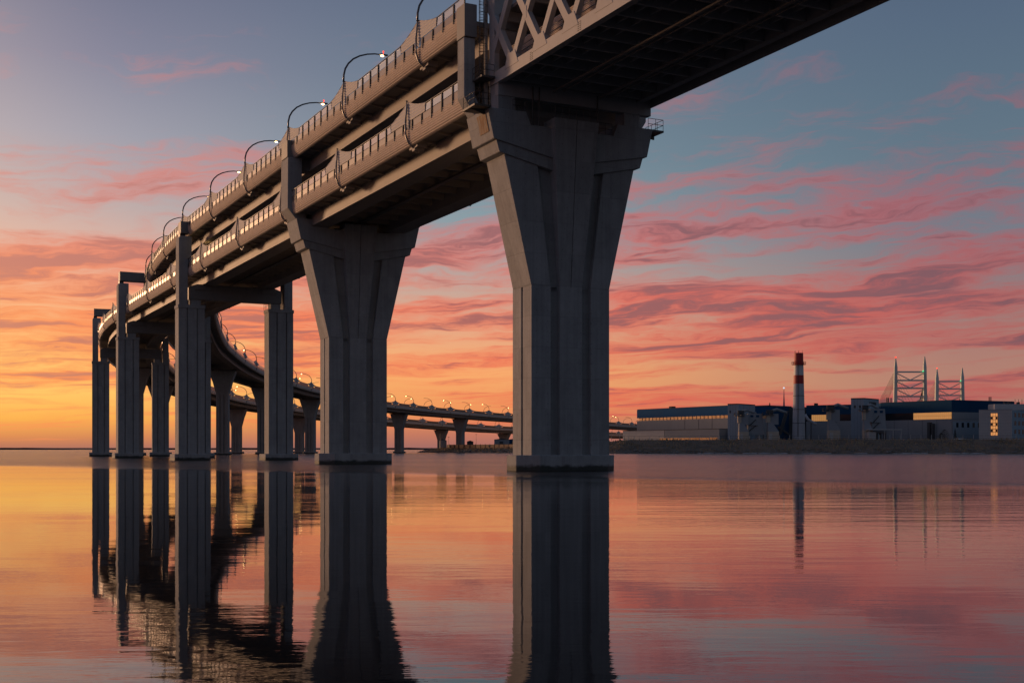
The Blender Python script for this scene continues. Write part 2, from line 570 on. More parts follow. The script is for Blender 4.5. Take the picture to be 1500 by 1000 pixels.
# ------------------------------------------------------------------ water
def make_water():
    mb = MB()
    mb.add([(-26000, -400, 0), (26000, -400, 0), (26000, 40000, 0), (-26000, 40000, 0)], [(0, 1, 2, 3)])
    m_, nt, bs = mat('water')
    g = nt.n('ShaderNodeNewGeometry').outputs['Position']
    sp = nt.n('ShaderNodeSeparateXYZ')
    nt.put(sp.inputs[0], g)
    x, y, z = sp.outputs
    # breeze line: calm in front, ruffled beyond
    wob = nt.noise(nt.comb(nt.m('MULTIPLY', x, .012), nt.m('MULTIPLY', y, .03), 0.0), 1.0, 4, .6)
    line = nt.m('ADD', nt.m('ADD', y, nt.m('MULTIPLY', x, .9)), nt.m('MULTIPLY', nt.m('SUBTRACT', wob, .5), 18))
    ruf = nt.smooth(line, 92, 112)
    patch = nt.noise(nt.comb(nt.m('MULTIPLY', x, .006), nt.m('MULTIPLY', y, .022), 3.0), 1.0, 3, .55)
    ruf2 = nt.m('MULTIPLY', ruf, nt.m('ADD', .55, nt.m('MULTIPLY', patch, .9)))
    bs.inputs['Base Color'].default_value = (.012, .014, .017, 1)
    bs.inputs['IOR'].default_value = 1.48
    bs.inputs['Specular IOR Level'].default_value = .5
    nt.put(bs.inputs['Roughness'], nt.m('ADD', .018, nt.m('MULTIPLY', ruf2, .15)))
    sl_ = nt.noise(nt.comb(nt.m('MULTIPLY', x, .03), nt.m('MULTIPLY', y, .075), 9.0), 1.0, 3, .6)
    calm = nt.m('ADD', .4, nt.m('MULTIPLY', nt.smooth(sl_, .4, .66), .9))     # glassy slicks between faint cat's-paws
    w1 = nt.noise(nt.comb(nt.m('MULTIPLY', x, .16), nt.m('MULTIPLY', y, .55), 0.0), 1.0, 3, .55)
    w2 = nt.noise(nt.comb(nt.m('MULTIPLY', x, .9), nt.m('MULTIPLY', y, 2.6), 2.0), 1.0, 4, .6)
    w3 = nt.noise(nt.comb(nt.m('MULTIPLY', x, .035), nt.m('MULTIPLY', y, .09), 5.0), 1.0, 2, .5)
    w1, w2, w3 = (nt.m('SUBTRACT', q, .5) for q in (w1, w2, w3))
    h = nt.m('ADD', nt.m('MULTIPLY', w1, nt.m('ADD', nt.m('MULTIPLY', calm, nt.m('ADD', .011, nt.m('MULTIPLY', nt.smooth(line, 25, 100), .034))), nt.m('MULTIPLY', ruf2, .8))), nt.m('MULTIPLY', w2, nt.m('ADD', nt.m('MULTIPLY', calm, nt.m('ADD', .003, nt.m('MULTIPLY', nt.smooth(line, 25, 100), .013))), nt.m('MULTIPLY', ruf2, .24))))
    h = nt.m('ADD', h, nt.m('MULTIPLY', w3, .03))
    b = nt.n('ShaderNodeBump')
    b.inputs['Strength'].default_value = 1
    b.inputs['Distance'].default_value = 1
    nt.put(b.inputs['Height'], h)
    nt.put(bs.inputs['Normal'], b.outputs[0])
    kind(mb.build('water', m_), 'structure')


make_water()

# ------------------------------------------------------------------ shore
GZ = 7.2
SHORE = [(700, 540), (480, 560), (330, 585), (250, 600), (150, 618), (90, 632), (54, 640), (30, 662), (4, 700), (-14, 735), (-34, 765), (-52, 785), (-62, 806), (-58, 830), (-40, 860), (-10, 905), (30, 970), (80, 1060), (120, 1200)]


def resample(pts, step):
    out = []
    for a, b in zip(pts, pts[1:]):
        L = math.dist(a, b)
        n = max(1, int(L / step))
        out += [(a[0] + (b[0] - a[0]) * i / n, a[1] + (b[1] - a[1]) * i / n) for i in range(n)]
    return out + [pts[-1]]


def soil_mat():
    m_, nt, bs = mat('bank_soil')
    tcn = nt.n('ShaderNodeTexCoord').outputs['Object']
    a = nt.noise(tcn, .12, 5, .6)
    b_ = nt.noise(tcn, .9, 5, .7)
    col = nt.ramp(nt.m('ADD', nt.m('MULTIPLY', a, .5), nt.m('MULTIPLY', b_, .5)), [(.3, (.07, .058, .045)), (.46, (.15, .12, .095)), (.56, (.24, .165, .115)), (.66, (.13, .11, .09)), (.75, (.09, .075, .06))])
    nt.put(bs.inputs['Base Color'], col)
    bs.inputs['Roughness'].default_value = .95
    bp = nt.n('ShaderNodeBump')
    bp.inputs['Strength'].default_value = .8
    bp.inputs['Distance'].default_value = .5
    nt.put(bp.inputs['Height'], b_)
    nt.put(bs.inputs['Normal'], bp.outputs[0])
    return m_


M_SOIL = soil_mat()
pl = resample(SHORE, 5)
rows = [(-8, -1.5), (-.5, -.15), (1.5, .7), (3, 1.3), (5, 2.4), (8, 3.6), (11, 4.6), (14, 6.2), (17, GZ), (24, GZ)]
mb = MB()
NRM = []
for i, p in enumerate(pl):
    a, b = pl[max(0, i - 2)], pl[min(len(pl) - 1, i + 2)]
    t = Vector((b[0] - a[0], b[1] - a[1])).normalized()
    NRM.append(Vector((t.y, -t.x)))
for i, p in enumerate(pl):
    # lower ground on the spit under the far viaduct
    k = min(1, max(.42, (p[0] + 70) / 125)) if p[1] > 640 else 1
    for off, z in rows:
        j = random.uniform(-.9, .9) if 0 < off < 16 else 0
        zz = z * (k if z > 0 else 1) + (random.uniform(-.28, .28) if 0 < off < 16 else 0)
        mb.v.append((p[0] + NRM[i].x * (off + j), p[1] + NRM[i].y * (off + j), zz))
m_r = len(rows)
for i in range(len(pl) - 1):
    for j in range(m_r - 1):
        a = i * m_r + j
        mb.f.append((a, a + 1, a + m_r + 1, a + m_r))
shore = kind(mb.build('shore_bank', M_SOIL), 'structure')
inner = [mb.v[i * m_r + m_r - 1] for i in range(len(pl))]
mb = MB()
# flat ground behind the bank, fanned towards a far inland edge
far = [(700 + (140 - 700) * i / (len(inner) - 1) + (1 - i / (len(inner) - 1)) * 2200, 900 + 900 * i / (len(inner) - 1), GZ) for i in range(len(inner))]
for a, b in zip(inner, far):
    mb.v += [a, tuple((a[k] * .8 + b[k] * .2) for k in range(3)), b]
for i in range(len(inner) - 1):
    for j in range(2):
        a = i * 3 + j
        mb.f.append((a, a + 1, a + 4, a + 3))
kind(mb.build('ground', M_SOIL), 'structure')

# riprap and thin ice along the waterline (too small to count)
M_ROCK = simple('riprap', (.19, .175, .165), .9, 0, .4, .4)
M_ICE = simple('shore_ice', (.62, .64, .68), .5, 0, .1, 1)


def rock(mb_, c, r):
    vs_ = []
    for q in ((1, 0, 0), (0, 1, 0), (-1, 0, 0), (0, -1, 0), (.2, .1, 1), (0, 0, -1)):
        vs_.append((c[0] + q[0] * r * random.uniform(.7, 1.3), c[1] + q[1] * r * random.uniform(.7, 1.3), c[2] + q[2] * r * random.uniform(.5, .8)))
    mb_.add(vs_, [(0, 1, 4), (1, 2, 4), (2, 3, 4), (3, 0, 4), (1, 0, 5), (2, 1, 5), (3, 2, 5), (0, 3, 5)])


mb = MB()
ice = MB()
for i in range(4, len(pl) - 30):
    for _ in range(9):
        off = abs(random.gauss(0, 2.6))
        f = random.random()
        a, b = pl[i], pl[i + 1]
        x = a[0] + (b[0] - a[0]) * f + NRM[i].x * off
        y = a[1] + (b[1] - a[1]) * f + NRM[i].y * off
        rock(mb, (x, y, .1 + off * .42), random.uniform(.35, 1.0))
kind(mb.build('riprap_stones', M_ROCK), 'stuff')
for x0, x1, n in ((94, 112, 20), (118, 138, 26), (146, 160, 14), (190, 206, 22), (214, 232, 30), (170, 176, 8)):
    for _ in range(n):
        x = random.uniform(x0, x1)
        # depth of the shoreline at this x
        for a, b in zip(SHORE, SHORE[1:]):
            if min(a[0], b[0]) <= x <= max(a[0], b[0]):
                y = a[1] + (b[1] - a[1]) * (x - a[0]) / (b[0] - a[0])
                break
        y -= random.uniform(0, 1.2)
        s_ = random.uniform(.5, 1.6)
        ice.box(x - s_, x + s_, y - .5, y + .5, -.1, random.uniform(.12, .4))
kind(ice.build('ice_floes', M_ICE), 'stuff')

# dry grass and reeds on the bank (nobody could count it)
M_GRASS = simple('dry_grass', (.38, .29, .19), .95, 0, .45, .15, spec=.1)
mb = MB()
for i in range(2, len(pl) - 24):
    a, b = pl[i], pl[i + 1]
    k = min(1, max(.42, (a[0] + 70) / 125)) if a[1] > 640 else 1
    clump = .5 + .5 * math.sin(i * .9) * math.sin(i * .23 + 2)
    for _ in range(70):
        off = random.uniform(3, 18)
        f = random.random()
        x = a[0] + (b[0] - a[0]) * f + NRM[i].x * off
        y = a[1] + (b[1] - a[1]) * f + NRM[i].y * off
        for (o0, z0), (o1, z1) in zip(rows, rows[1:]):
            if o0 <= off <= o1:
                z = (z0 + (z1 - z0) * (off - o0) / (o1 - o0)) * k
        h_ = random.uniform(.35, 1.0) * (.7 + 1.0 * clump)
        q = random.uniform(0, 3.14)
        wv = random.uniform(.2, .55)
        lx, ly = random.uniform(-.4, .4), random.uniform(-.4, .4)
        mb.add([(x - wv * math.cos(q), y - wv * math.sin(q), z - .35), (x + wv * math.cos(q), y + wv * math.sin(q), z - .35), (x + lx, y + ly, z + h_)], [(0, 1, 2)])
kind(mb.build('bank_grass', M_GRASS), 'stuff')

# far low coast on the horizon
M_COAST = simple('far_coast', (.03, .035, .05), .9, 0, .3, .01)
mb = MB()
n = 160
for i in range(n + 1):
    x = -7500 + 11000 * i / n
    hgt = 9 + 6 * math.sin(i * .37) * math.sin(i * .11 + 1) + random.uniform(-2, 4)
    mb.v += [(x, 9000, -1), (x, 9010, max(3, hgt)), (x, 9400, 14)]
for i in range(n):
    for j in range(2):
        a = i * 3 + j
        mb.f.append((a, a + 3, a + 4, a + 1))
kind(mb.build('far_coast', M_COAST), 'structure')

# ------------------------------------------------------------------ piers
def pier_root(name, label, path, s, w_=9.7, group=None, cat='bridge pier'):
    x, y = path.at(s, w_)
    return thing(name, label, cat, (x, y, 0), -path.phi(s), group)


def chamfer(x, y, c, x0=0.0, y0=0.0):
    return [(x0 - x + c, y0 - y), (x0 + x - c, y0 - y), (x0 + x, y0 - y + c), (x0 + x, y0 + y - c), (x0 + x - c, y0 + y), (x0 - x + c, y0 + y), (x0 - x, y0 + y - c), (x0 - x, y0 - y + c)]


def big_pier(label, s, with_frame):
    t = pier_root('flared_pier', label, UP, s, 9.8)
    MB().plan(chamfer(5.5, 2.75, 1.7), -2.0, 1.55).build('pile_cap', M_CONC, t, .06)
    # shaft: outer legs, centre pilaster, grooves front and back, slot in each side
    zk = 17.9
    hw, T, g0, g1, gd, sl = 4.35, 2.0, 1.25, 2.25, .55, .22
    pts = [(-hw, -T), (-g1, -T), (-g1, -T + gd), (-g0, -T + gd), (-g0, -T), (g0, -T), (g0, -T + gd), (g1, -T + gd), (g1, -T), (hw, -T),
           (hw, -sl), (hw - .35, -sl), (hw - .35, sl), (hw, sl), (hw, T),
           (g1, T), (g1, T - gd), (g0, T - gd), (g0, T), (-g0, T), (-g0, T - gd), (-g1, T - gd), (-g1, T), (-hw, T), (-hw, sl), (-hw + .35, sl), (-hw + .35, -sl), (-hw, -sl)]
    MB().plan(pts, 1.55, zk).build('shaft', M_CONC, t)
    # flare: two wings, recessed web, pilasters leaning out front and back
    f = MB()
    for sg in (-1, 1):
        wing = [(sg * hw, zk), (sg * 7.25, 30.2), (sg * 3.7, 29.9), (sg * g1, zk)]
        f.face_y(wing if sg > 0 else wing[::-1], -T, T)
    f.build('wing', M_CONC, t, .04)
    MB().face_y([(-g1 - .2, zk - .4), (g1 + .2, zk - .4), (4.6, 31), (-4.6, 31)], -T + gd, T - gd).build('web', M_CONC, t)
    for sg in (-1, 1):
        p = MB()
        zt = 33.95
        for xa, xb in ((-1, -.035), (.035, 1)):
            def row(z, hwid, y_):
                return [(xa * hwid, y_), (xb * hwid, y_)] if True else None
            b0, b1 = g0, 2.45
            lo_ = [(xa * b0 if abs(xa) == 1 else xa, sg * 1.0, zk), (xb * b0 if abs(xb) == 1 else xb, sg * 1.0, zk), (xb * b0 if abs(xb) == 1 else xb, sg * T, zk), (xa * b0 if abs(xa) == 1 else xa, sg * T, zk)]
            hi_ = [(xa * b1 if abs(xa) == 1 else xa, sg * 1.0, zt), (xb * b1 if abs(xb) == 1 else xb, sg * 1.0, zt), (xb * b1 if abs(xb) == 1 else xb, sg * 3.25, zt), (xa * b1 if abs(xa) == 1 else xa, sg * 3.25, zt)]
            p.prism(lo_, hi_)
        p.build('pilaster', M_CONC, t)
    # cap in two tiers with haunched undersides and a bearing notch on top
    MB().face_y([(-7.85, 30.3), (-2.0, 29.05), (2.0, 29.05), (7.85, 30.3), (8.25, 31.6), (-8.25, 31.6)], -2.2, 2.2).build('cap_lower_tier', M_CONC, t, .04)
    z3 = 34.3
    MB().face_y([(-8.55, 31.45), (-2.1, 30.2), (2.1, 30.2), (8.55, 31.45), (9.2, z3), (5.1, z3 + .05), (4.6, 33.15), (-4.6, 33.15), (-5.1, z3 + .05), (-9.2, z3)], -2.42, 2.42).build('cap_upper_tier', M_CONC, t, .04)
    if with_frame:
        y0, y1 = -2.1, 1.3
        for sg in (-1, 1):
            o = [(sg * 8.75, z3 - .6), (sg * 9.25, z3), (sg * 10.35, 35.7), (sg * 10.3, 42.75), (sg * 8.3, 42.75), (sg * 8.3, 36.2), (sg * 7.3, z3 - .6)]
            MB().face_y(o if sg > 0 else o[::-1], y0, y1).build('column', M_CONC, t, .05)
        MB().face_y([(-10.35, 42.8), (10.35, 42.8), (10.35, 45.15), (8.15, 45.15), (8.15, 43.1), (-8.15, 43.1), (-8.15, 45.15), (-10.35, 45.15)], -1.9, 1.0).build('crossbeam', M_STEEL_D, t, .03)
        MB().box(-8.2, 8.2, -1.3, .6, 41.2, 42.79).build('diaphragm', M_STEEL_D, t)
        # bearing pedestals under the lower deck girders
        for x in (-6.2, 6.2):
            MB().box(x - .7, x + .7, -1.2, 1.2, z3 - 1.2, 33.52).build('bearing_block', M_CONC, t)
    else:
        for sg in (-1, 1):
            o = [(sg * 8.75, z3 - .6), (sg * 9.25, z3), (sg * 10.3, 35.9), (sg * 10.3, 41.6), (sg * 9.15, 41.6), (sg * 9.15, 36.2), (sg * 8.0, z3 - .6)]
            MB().face_y(o if sg > 0 else o[::-1], .5, 2.1).build('column', M_CONC, t, .05)
            MB().box(sg * 9.7 - .65, sg * 9.7 + .65, .3, 2.2, 41.65, 44.8).build('column_head', M_STEEL_D, t, .03)
        for x in (-7.0, 7.0):
            MB().box(x - .9, x + .9, -2.0, -.3, z3 - .2, 36.88).build('bearing_block', M_CONC, t)
    return t


M_STEEL_D = simple('crossbeam_paint', (.21, .20, .195), .6, .0, .2, 1.0)
p1 = big_pier('nearest tall flared concrete pier, carrying the end of the steel truss span', 0, False)
p2 = big_pier('second tall flared concrete pier with columns rising past both decks, left of the nearest', 62, True)


def portal(label, s, drop, extra=0.0, up_w=None):
    """two separate legs, a low crossbeam for the lower deck and a high one for the upper"""
    t = pier_root('portal_pier', label, LO, s, 9.4)
    L = 11.1
    for sg in (-1, 1):
        def X(a, b):
            a, b = (a, b) if sg < 0 else (-b, -a)
            return a, b
        xa, xb = X(-L, -L + 4.9)
        xc = (xa + xb) / 2
        MB().plan(chamfer(3.3, 2.8, .5, xc), -2, 1.25).build('pile_cap', M_CONC, t, .05)
        T = 1.6
        pts = [(xa, -T), (xa + 1.5, -T), (xa + 1.5, -T + .3), (xa + 1.75, -T + .3), (xa + 1.75, -T), (xb - 1.5, -T), (xb - 1.5, -T + .3), (xb - 1.25, -T + .3), (xb - 1.25, -T), (xb, -T), (xb, T), (xa, T)]
        MB().plan(pts, 1.25, 28.8 - drop).build('shaft', M_CONC, t)
        MB().box(xa - .12, xb + .12, -T - .12, T + .12, 28.8 - drop, 29.45 - drop).build('ledge', M_CONC, t, .04)
        ca, cb = X(-L + .1, -L + 1.75)
        ct = 42.4 - drop
        o = [(ca, 29.45 - drop), (cb, 29.45 - drop), (cb, 37 - drop), ((cb + .75) if sg < 0 else cb, 37.4 - drop), ((cb + .75) if sg < 0 else cb, ct), (ca + .25 if sg < 0 else ca, ct), (ca, ct - .5)]
        if sg > 0:
            o = [(ca, 29.45 - drop), (cb, 29.45 - drop), (cb, ct - .5), (cb - .25, ct), (ca - .75, ct), (ca - .75, 37.4 - drop), (ca, 37 - drop)]
        MB().face_y(o, -1.45, 1.45).build('column', M_CONC, t, .04)
        MB().box((ca + cb) / 2 - .5, (ca + cb) / 2 + .5, -.8, .8, ct, 42.95 - drop).build('bearing', M_DARK, t)
        ba, bb = X(-L + 2.4, -L + 4.3)
        MB().box(ba, bb, -.9, .9, 29.45 - drop, 30.55 - drop).build('bearing_block', M_CONC, t)
        # inspection railing on the inner ledge
        rl = MB()
        xe = xb + .1 if sg < 0 else xa - .1
        xs = xe - .9 * sg * -1
        for yy in (-1.6, -.55, .55, 1.6):
            rl.tube([(xe, yy, 29.45 - drop), (xe, yy, 30.6 - drop)], .035, 4)
        for zz in (30.05, 30.6):
            rl.tube([(xe, -1.6, zz - drop), (xe, 1.6, zz - drop)], .03, 4)
        rl.build('railing', M_RAIL, t)
    bx = 8.85
    MB().face_y([(-bx, 30.6 - drop), (bx, 30.6 - drop), (bx, 33.0 - drop), (bx - 1.3, 33.5 - drop), (-bx + 1.3, 33.5 - drop), (-bx, 33.0 - drop)], -1.1, 1.1).build('lower_crossbeam', M_STEEL_D, t, .03)
    for x in (-6.5, 6.5):
        MB().box(x - 1.5, x + 1.5, -1.35, -1.1, 32.4 - drop, 33.3 - drop).build('end_plate', M_STEEL_D, t)
    MB().face_y([(-L + .5, 43 - drop), (L - .5, 43 - drop), (L - .5, 45.2 - drop), (L - 2.6, 45.2 - drop), (L - 2.8, 43.25 - drop), (-L + 2.8 + extra, 43.25 - drop), (-L + 2.6 + extra, 45.2 - drop), (-L + .5, 45.2 - drop)], -1.2, 1.2).build('upper_crossbeam', M_STEEL_D, t, .03)
    return t


portal('twin-legged concrete portal pier nearest the flared piers, its left leg broad in the photo', 130, 0)
portal('middle twin-legged concrete portal pier, second behind the flared piers', 201, .3, 3.6)
portal('farthest twin-legged concrete portal pier, leftmost of all the piers', 280, .9, 8.0)


def y_pier(label, path, zf, s, base=0.0, group=None):
    t = pier_root('viaduct_pier', label, path, s, 9.7, group)
    top = zf(s) - 5.3
    if base < .5:
        MB().plan(chamfer(3.2, 2.4, .4), -1.5, 1.0).build('pile_cap', M_CONC2, t, .05)
    b0 = 1.0 if base < .5 else base - 1.5
    fl = min(9.0, (top - base) * .55)
    hw, T, g0, g1, gd = 2.3, 1.7, .55, 1.0, .3
    pts = [(-hw, -T), (-g1, -T), (-g1, -T + gd), (-g0, -T + gd), (-g0, -T), (g0, -T), (g0, -T + gd), (g1, -T + gd), (g1, -T), (hw, -T), (hw, T), (-hw, T)]
    if top - fl > b0:
        MB().plan(pts, b0, top - fl).build('shaft', M_CONC2, t)
    MB().face_y([(-hw, top - fl), (hw, top - fl), (3.55, top - fl * .5), (5.0, top - .6), (5.0, top), (-5.0, top), (-5.0, top - .6), (-3.55, top - fl * .5)], -T, T).build('flare', M_CONC2, t, .04)
    MB().box(-5.6, 5.6, -T - .3, T + .3, top + .002, top + .25).build('walkway', M_RAIL, t)
    for x in (-3.9, 3.9):
        MB().box(x - .5, x + .5, -.5, .5, top + .25, top + .5).build('bearing', M_DARK, t)


US = [310, 380, 450, 520, 638, 714, 800, 880]
for i, s in enumerate(US):
    x, y = UP.at(s, 9.7)
    y_pier('%s flared pier of the upper viaduct counted from the portal piers' % ORD[i], UP, zU, s, 0 if s < 690 else 4.0, 'flared piers of the upper viaduct')
LS = [345, 415, 480, 545, 632, 718, 808, 890]
for i, s in enumerate(LS):
    y_pier('%s flared pier of the lower viaduct counted from the portal piers' % ORD[i], LO, zL, s, 0 if s < 760 else 3.0, 'flared piers of the lower viaduct')

# ------------------------------------------------------------------ decks
up_root = thing('upper_viaduct', 'upper road deck with scalloped slatted barriers, sweeping from the truss into the distance', 'viaduct', (*UP.at(0, 9.7), 0))
lo_root = thing('lower_viaduct', 'lower road deck with scalloped slatted barriers running beneath the upper one', 'viaduct', (*LO.at(0, 9.7), 0))


def deck(path, zf, root, s0):
    sweep(path, zf, [(.75, -2.45), (.75, -2.85), (2.9, -2.6 - .35), (2.9, -3.0), (16.5, -3.0), (16.5, -2.95), (18.65, -2.85), (18.65, -2.45)], s0, S_END, 8).build('deck_slab', M_SLAB, root, world=True)
    for a, b in ((2.9, 5.3), (14.1, 16.5)):
        gd = 4.75
        sweep(path, zf, [(a, -2.98), (b, -2.98), (b, -gd + .12), (b + .12, -gd + .12), (b + .12, -gd), (a - .12, -gd), (a - .12, -gd + .12), (a, -gd + .12)], s0, S_END, 8).build('box_girder', M_GIRDER, root, world=True)
    # floor beams and edge brackets under the near spans, one by one
    bm_ = MB().box(5.3, 14.1, -.14, .14, -3.75, -3.0).mesh('floor_beam', M_GIRDER)
    br = MB().face_y([(.8, -2.86), (2.9, -2.96), (2.9, -3.3), (.8, -2.98)], -.1, .1).mesh('edge_bracket', M_GIRDER)
    s = s0 + 2
    while s < 330:
        x, y = path.at(s)
        for nm, me in (('floor_beam', bm_), ('edge_bracket', br)):
            o = place(nm, me, root, (x, y, zf(s)), world=True)
            o.rotation_euler = (0, 0, -path.phi(s))
        s += 4
    # expansion joint straps / cable tray along the soffit
    sweep(path, zf, [(9.4, -3.75), (10.0, -3.75), (10.0, -4.0), (9.4, -4.0)], s0, 330, 8).build('cable_tray', M_RAIL, root, world=True)


PROF = [(.80, -3.22), (.45, -3.26), (.24, -3.08), (.11, -2.78), (.04, -2.4), (0, -2.0), (.02, -1.62)]


def prof_pts(n):
    seg = [math.dist(a, b) for a, b in zip(PROF, PROF[1:])]
    tot = sum(seg)
    out = []
    for i in range(n + 1):
        d_ = tot * i / n
        for k, L in enumerate(seg):
            if d_ <= L or k == len(seg) - 1:
                f = d_ / L
                out.append((PROF[k][0] + (PROF[k + 1][0] - PROF[k][0]) * f, PROF[k][1] + (PROF[k + 1][1] - PROF[k][1]) * f))
                break
            d_ -= L
    return out


def zhi(t):
    return 1.4 * max(0, 1 - t / 6.8) ** 1.9


def zlo(t):
    if t < .55:
        return -1.62
    if t < 4.9:
        return -.82
    return min(0, -.82 + (t - 4.9) / .25 * .9)


RIBP = [(1.25, -4.05), (.95, -3.6), (.6, -3.34), (.25, -3.08), (.04, -2.72), (-.12, -2.2), (-.17, -1.6), (-.14, -.7), (-.08, .2), (-.02, 1.0), (.0, 1.5)]


def bay(path, zf, root, sa, sb, side, lod, lo=None, hi=None):
    lo = sa if lo is None else lo
    hi = sb if hi is None else hi

    def W(w_):
        return w_ if side > 0 else DECK_W - w_

    def tau(s):
        return min(s - sa, sb - s)
    mb_ = MB()
    ncol = {0: 36, 1: 14, 2: 8}[lod]
    cols = [lo + (hi - lo) * i / ncol for i in range(ncol + 1)]
    if lod == 0:
        ex = [sa + q for q in (.55, .56, 4.9, 5.15)] + [sb - q for q in (.55, .56, 4.9, 5.15)]
        cols = sorted(cols + [q for q in ex if lo < q < hi])
    nr = {0: 18, 1: 10, 2: 6}[lod]
    pp = prof_pts(nr)
    rel = .11 if lod == 0 else .08
    for s in cols:
        for k, (w_, dz_) in enumerate(pp):
            off = rel if (k % 2 and 0 < k < nr) else 0
            mb_.v.append(path.pt(s, W(w_ + off), zf(s) + dz_))
    n_ = nr + 1
    for i in range(len(cols) - 1):
        for j in range(nr):
            a = i * n_ + j
            mb_.f.append((a, a + 1, a + n_ + 1, a + n_))
    # the sail of slats that rises to each rib
    zr = {0: 18, 1: 8, 2: 6}[lod]
    wall_, mb_ = mb_, MB()
    base = 0
    for s in cols:
        t = tau(s)
        a, b = zlo(t), zhi(t)
        for k in range(zr + 1):
            z = -1.62 + (1.42 + 1.62) * k / zr
            z = min(max(z, a), max(a, b))
            off = .06 if k % 2 else 0
            mb_.v.append(path.pt(s, W(.04 + off + max(0, z) * .02), zf(s) + z))
    n_ = zr + 1
    for i in range(len(cols) - 1):
        for j in range(zr):
            q = base + i * n_ + j
            if len({mb_.v[x] for x in (q, q + 1, q + n_ + 1, q + n_)}) >= 3:
                mb_.f.append((q, q + 1, q + n_ + 1, q + n_))
    o = wall_.build('barrier', M_CLAD, root, world=True)
    mb_.build('sail', M_SAIL, o)
    # glazing
    g = (sb - sa) / 9
    if lod == 0:
        ms = [sa + g * (i + .5) for i in range(9)]
        edges = [max(lo, sa + .5)] + [q for q in ms if lo < q < hi] + [min(hi, sb - .5)]
        for a, b in zip(edges, edges[1:]):
            if b - a < .25:
                continue
            pane_box(path, zf, W, a + .05, b - .05, -1.6, -.86).build('pane', M_TINT, o)
            a2, b2 = max(a + .05, sa + 4.9), min(b - .05, sb - 4.9)
            if b2 - a2 > .3:
                pane_box(path, zf, W, a2, b2, -.80, -.06).build('pane', M_PANE, o)
        for q in ms:
            if lo < q < hi:
                zt = 0 if tau(q) > 4.2 else -.84
                MB().add(*mullion(path, zf, W, q, zt)).build('mullion', M_DARK, o)
        a, b = max(lo, sa + 5.0), min(hi, sb - 5.0)
        if b > a:
            MB().tube([path.pt(a + (b - a) * i / 6, W(.05), zf(a + (b - a) * i / 6) + .01) for i in range(7)], .06, 5).build('top_rail', M_DARK, o)
    else:
        pane_box(path, zf, W, max(lo, sa + .5), min(hi, sb - .5), -1.6, -.86, 4).build('pane', M_TINT, o)
        pane_box(path, zf, W, max(lo, sa + 5), min(hi, sb - 5), -.86, -.04, 3).build('pane', M_PANE if lod == 1 else M_TINT, o)
    if lo <= sa:
        rb = MB().tube([path.pt(sa, W(w_), zf(sa) + z) for w_, z in (RIBP if lod == 0 else RIBP[::2] + RIBP[-1:])], .11, 6 if lod == 0 else 4)
        rb.build('rib', M_RIB, o, smooth=True)
        if lod == 0:
            bk = MB()
            for ds, dz_ in ((-.75, -3.55), (.0, -3.8), (.75, -3.55)):
                bk.prism([path.pt(sa + ds - .36, W(.75), zf(sa) + dz_), path.pt(sa + ds + .36, W(.75), zf(sa) + dz_), path.pt(sa + ds + .36, W(1.9), zf(sa) + dz_), path.pt(sa + ds - .36, W(1.9), zf(sa) + dz_)],
                         [path.pt(sa + ds - .36, W(.75), zf(sa) - 3.0), path.pt(sa + ds + .36, W(.75), zf(sa) - 3.0), path.pt(sa + ds + .36, W(1.9), zf(sa) - 3.0), path.pt(sa + ds - .36, W(1.9), zf(sa) - 3.0)])
            bk.build('rib_bracket', M_GIRDER, o)
    return o


def pane_box(path, zf, W, a, b, z0, z1, n=1):
    mb_ = MB()
    for i in range(n + 1):
        s = a + (b - a) * i / n
        for w_, z in ((.10, z0), (.10, z1), (.14, z1), (.14, z0)):
            mb_.v.append(path.pt(s, W(w_), zf(s) + z))
    for i in range(n):
        for j in range(4):
            mb_.f.append((i * 4 + j, i * 4 + (j + 1) % 4, i * 4 + 4 + (j + 1) % 4, i * 4 + 4 + j))
    mb_.f += [(0, 3, 2, 1), tuple(n * 4 + j for j in range(4))]
    return mb_


def mullion(path, zf, W, q, zt):
    vs_ = []
    for s in (q - .075, q + .075):
        vs_ += [path.pt(s, W(w_), zf(s) + z) for w_, z in ((-.03, -1.95), (.0, zt + .02), (.1, zt + .02), (.1, -1.95))]
    return vs_, [(0, 1, 2, 3), (7, 6, 5, 4), (0, 4, 5, 1), (1, 5, 6, 2), (2, 6, 7, 3), (3, 7, 4, 0)]


deck(UP, zU, up_root, 1.2)
deck(LO, zL, lo_root, 1.2)
ribU = [13.6 + 24 * i for i in range(-1, 50) if 13.6 + 24 * i < S_END]
ribL = [-7.5, 16.6, 40, 65, 90.5, 117, 144.5, 171, 196] + [220 + 24 * i for i in range(40) if 220 + 24 * i < S_END]
for path, zf, root, ribs in ((UP, zU, up_root, ribU), (LO, zL, lo_root, ribL)):
    for a, b in zip(ribs, ribs[1:]):
        lod = 0 if a < 235 else (1 if a < 420 else 2)
        bay(path, zf, root, a, b, 1, lod, lo=max(a, 1.2) if a < 1.2 else None)
        bay(path, zf, root, a, b, -1, 2 if a > 420 else 1, lo=max(a, 1.2) if a < 1.2 else None)

# ------------------------------------------------------------------ street lamps
LP = [(0, 1.2), (.03, 2.1), (.22, 2.9), (.62, 3.6), (1.25, 4.25), (2.1, 4.75), (3.1, 5.1), (4.1, 5.28), (5.0, 5.3)]


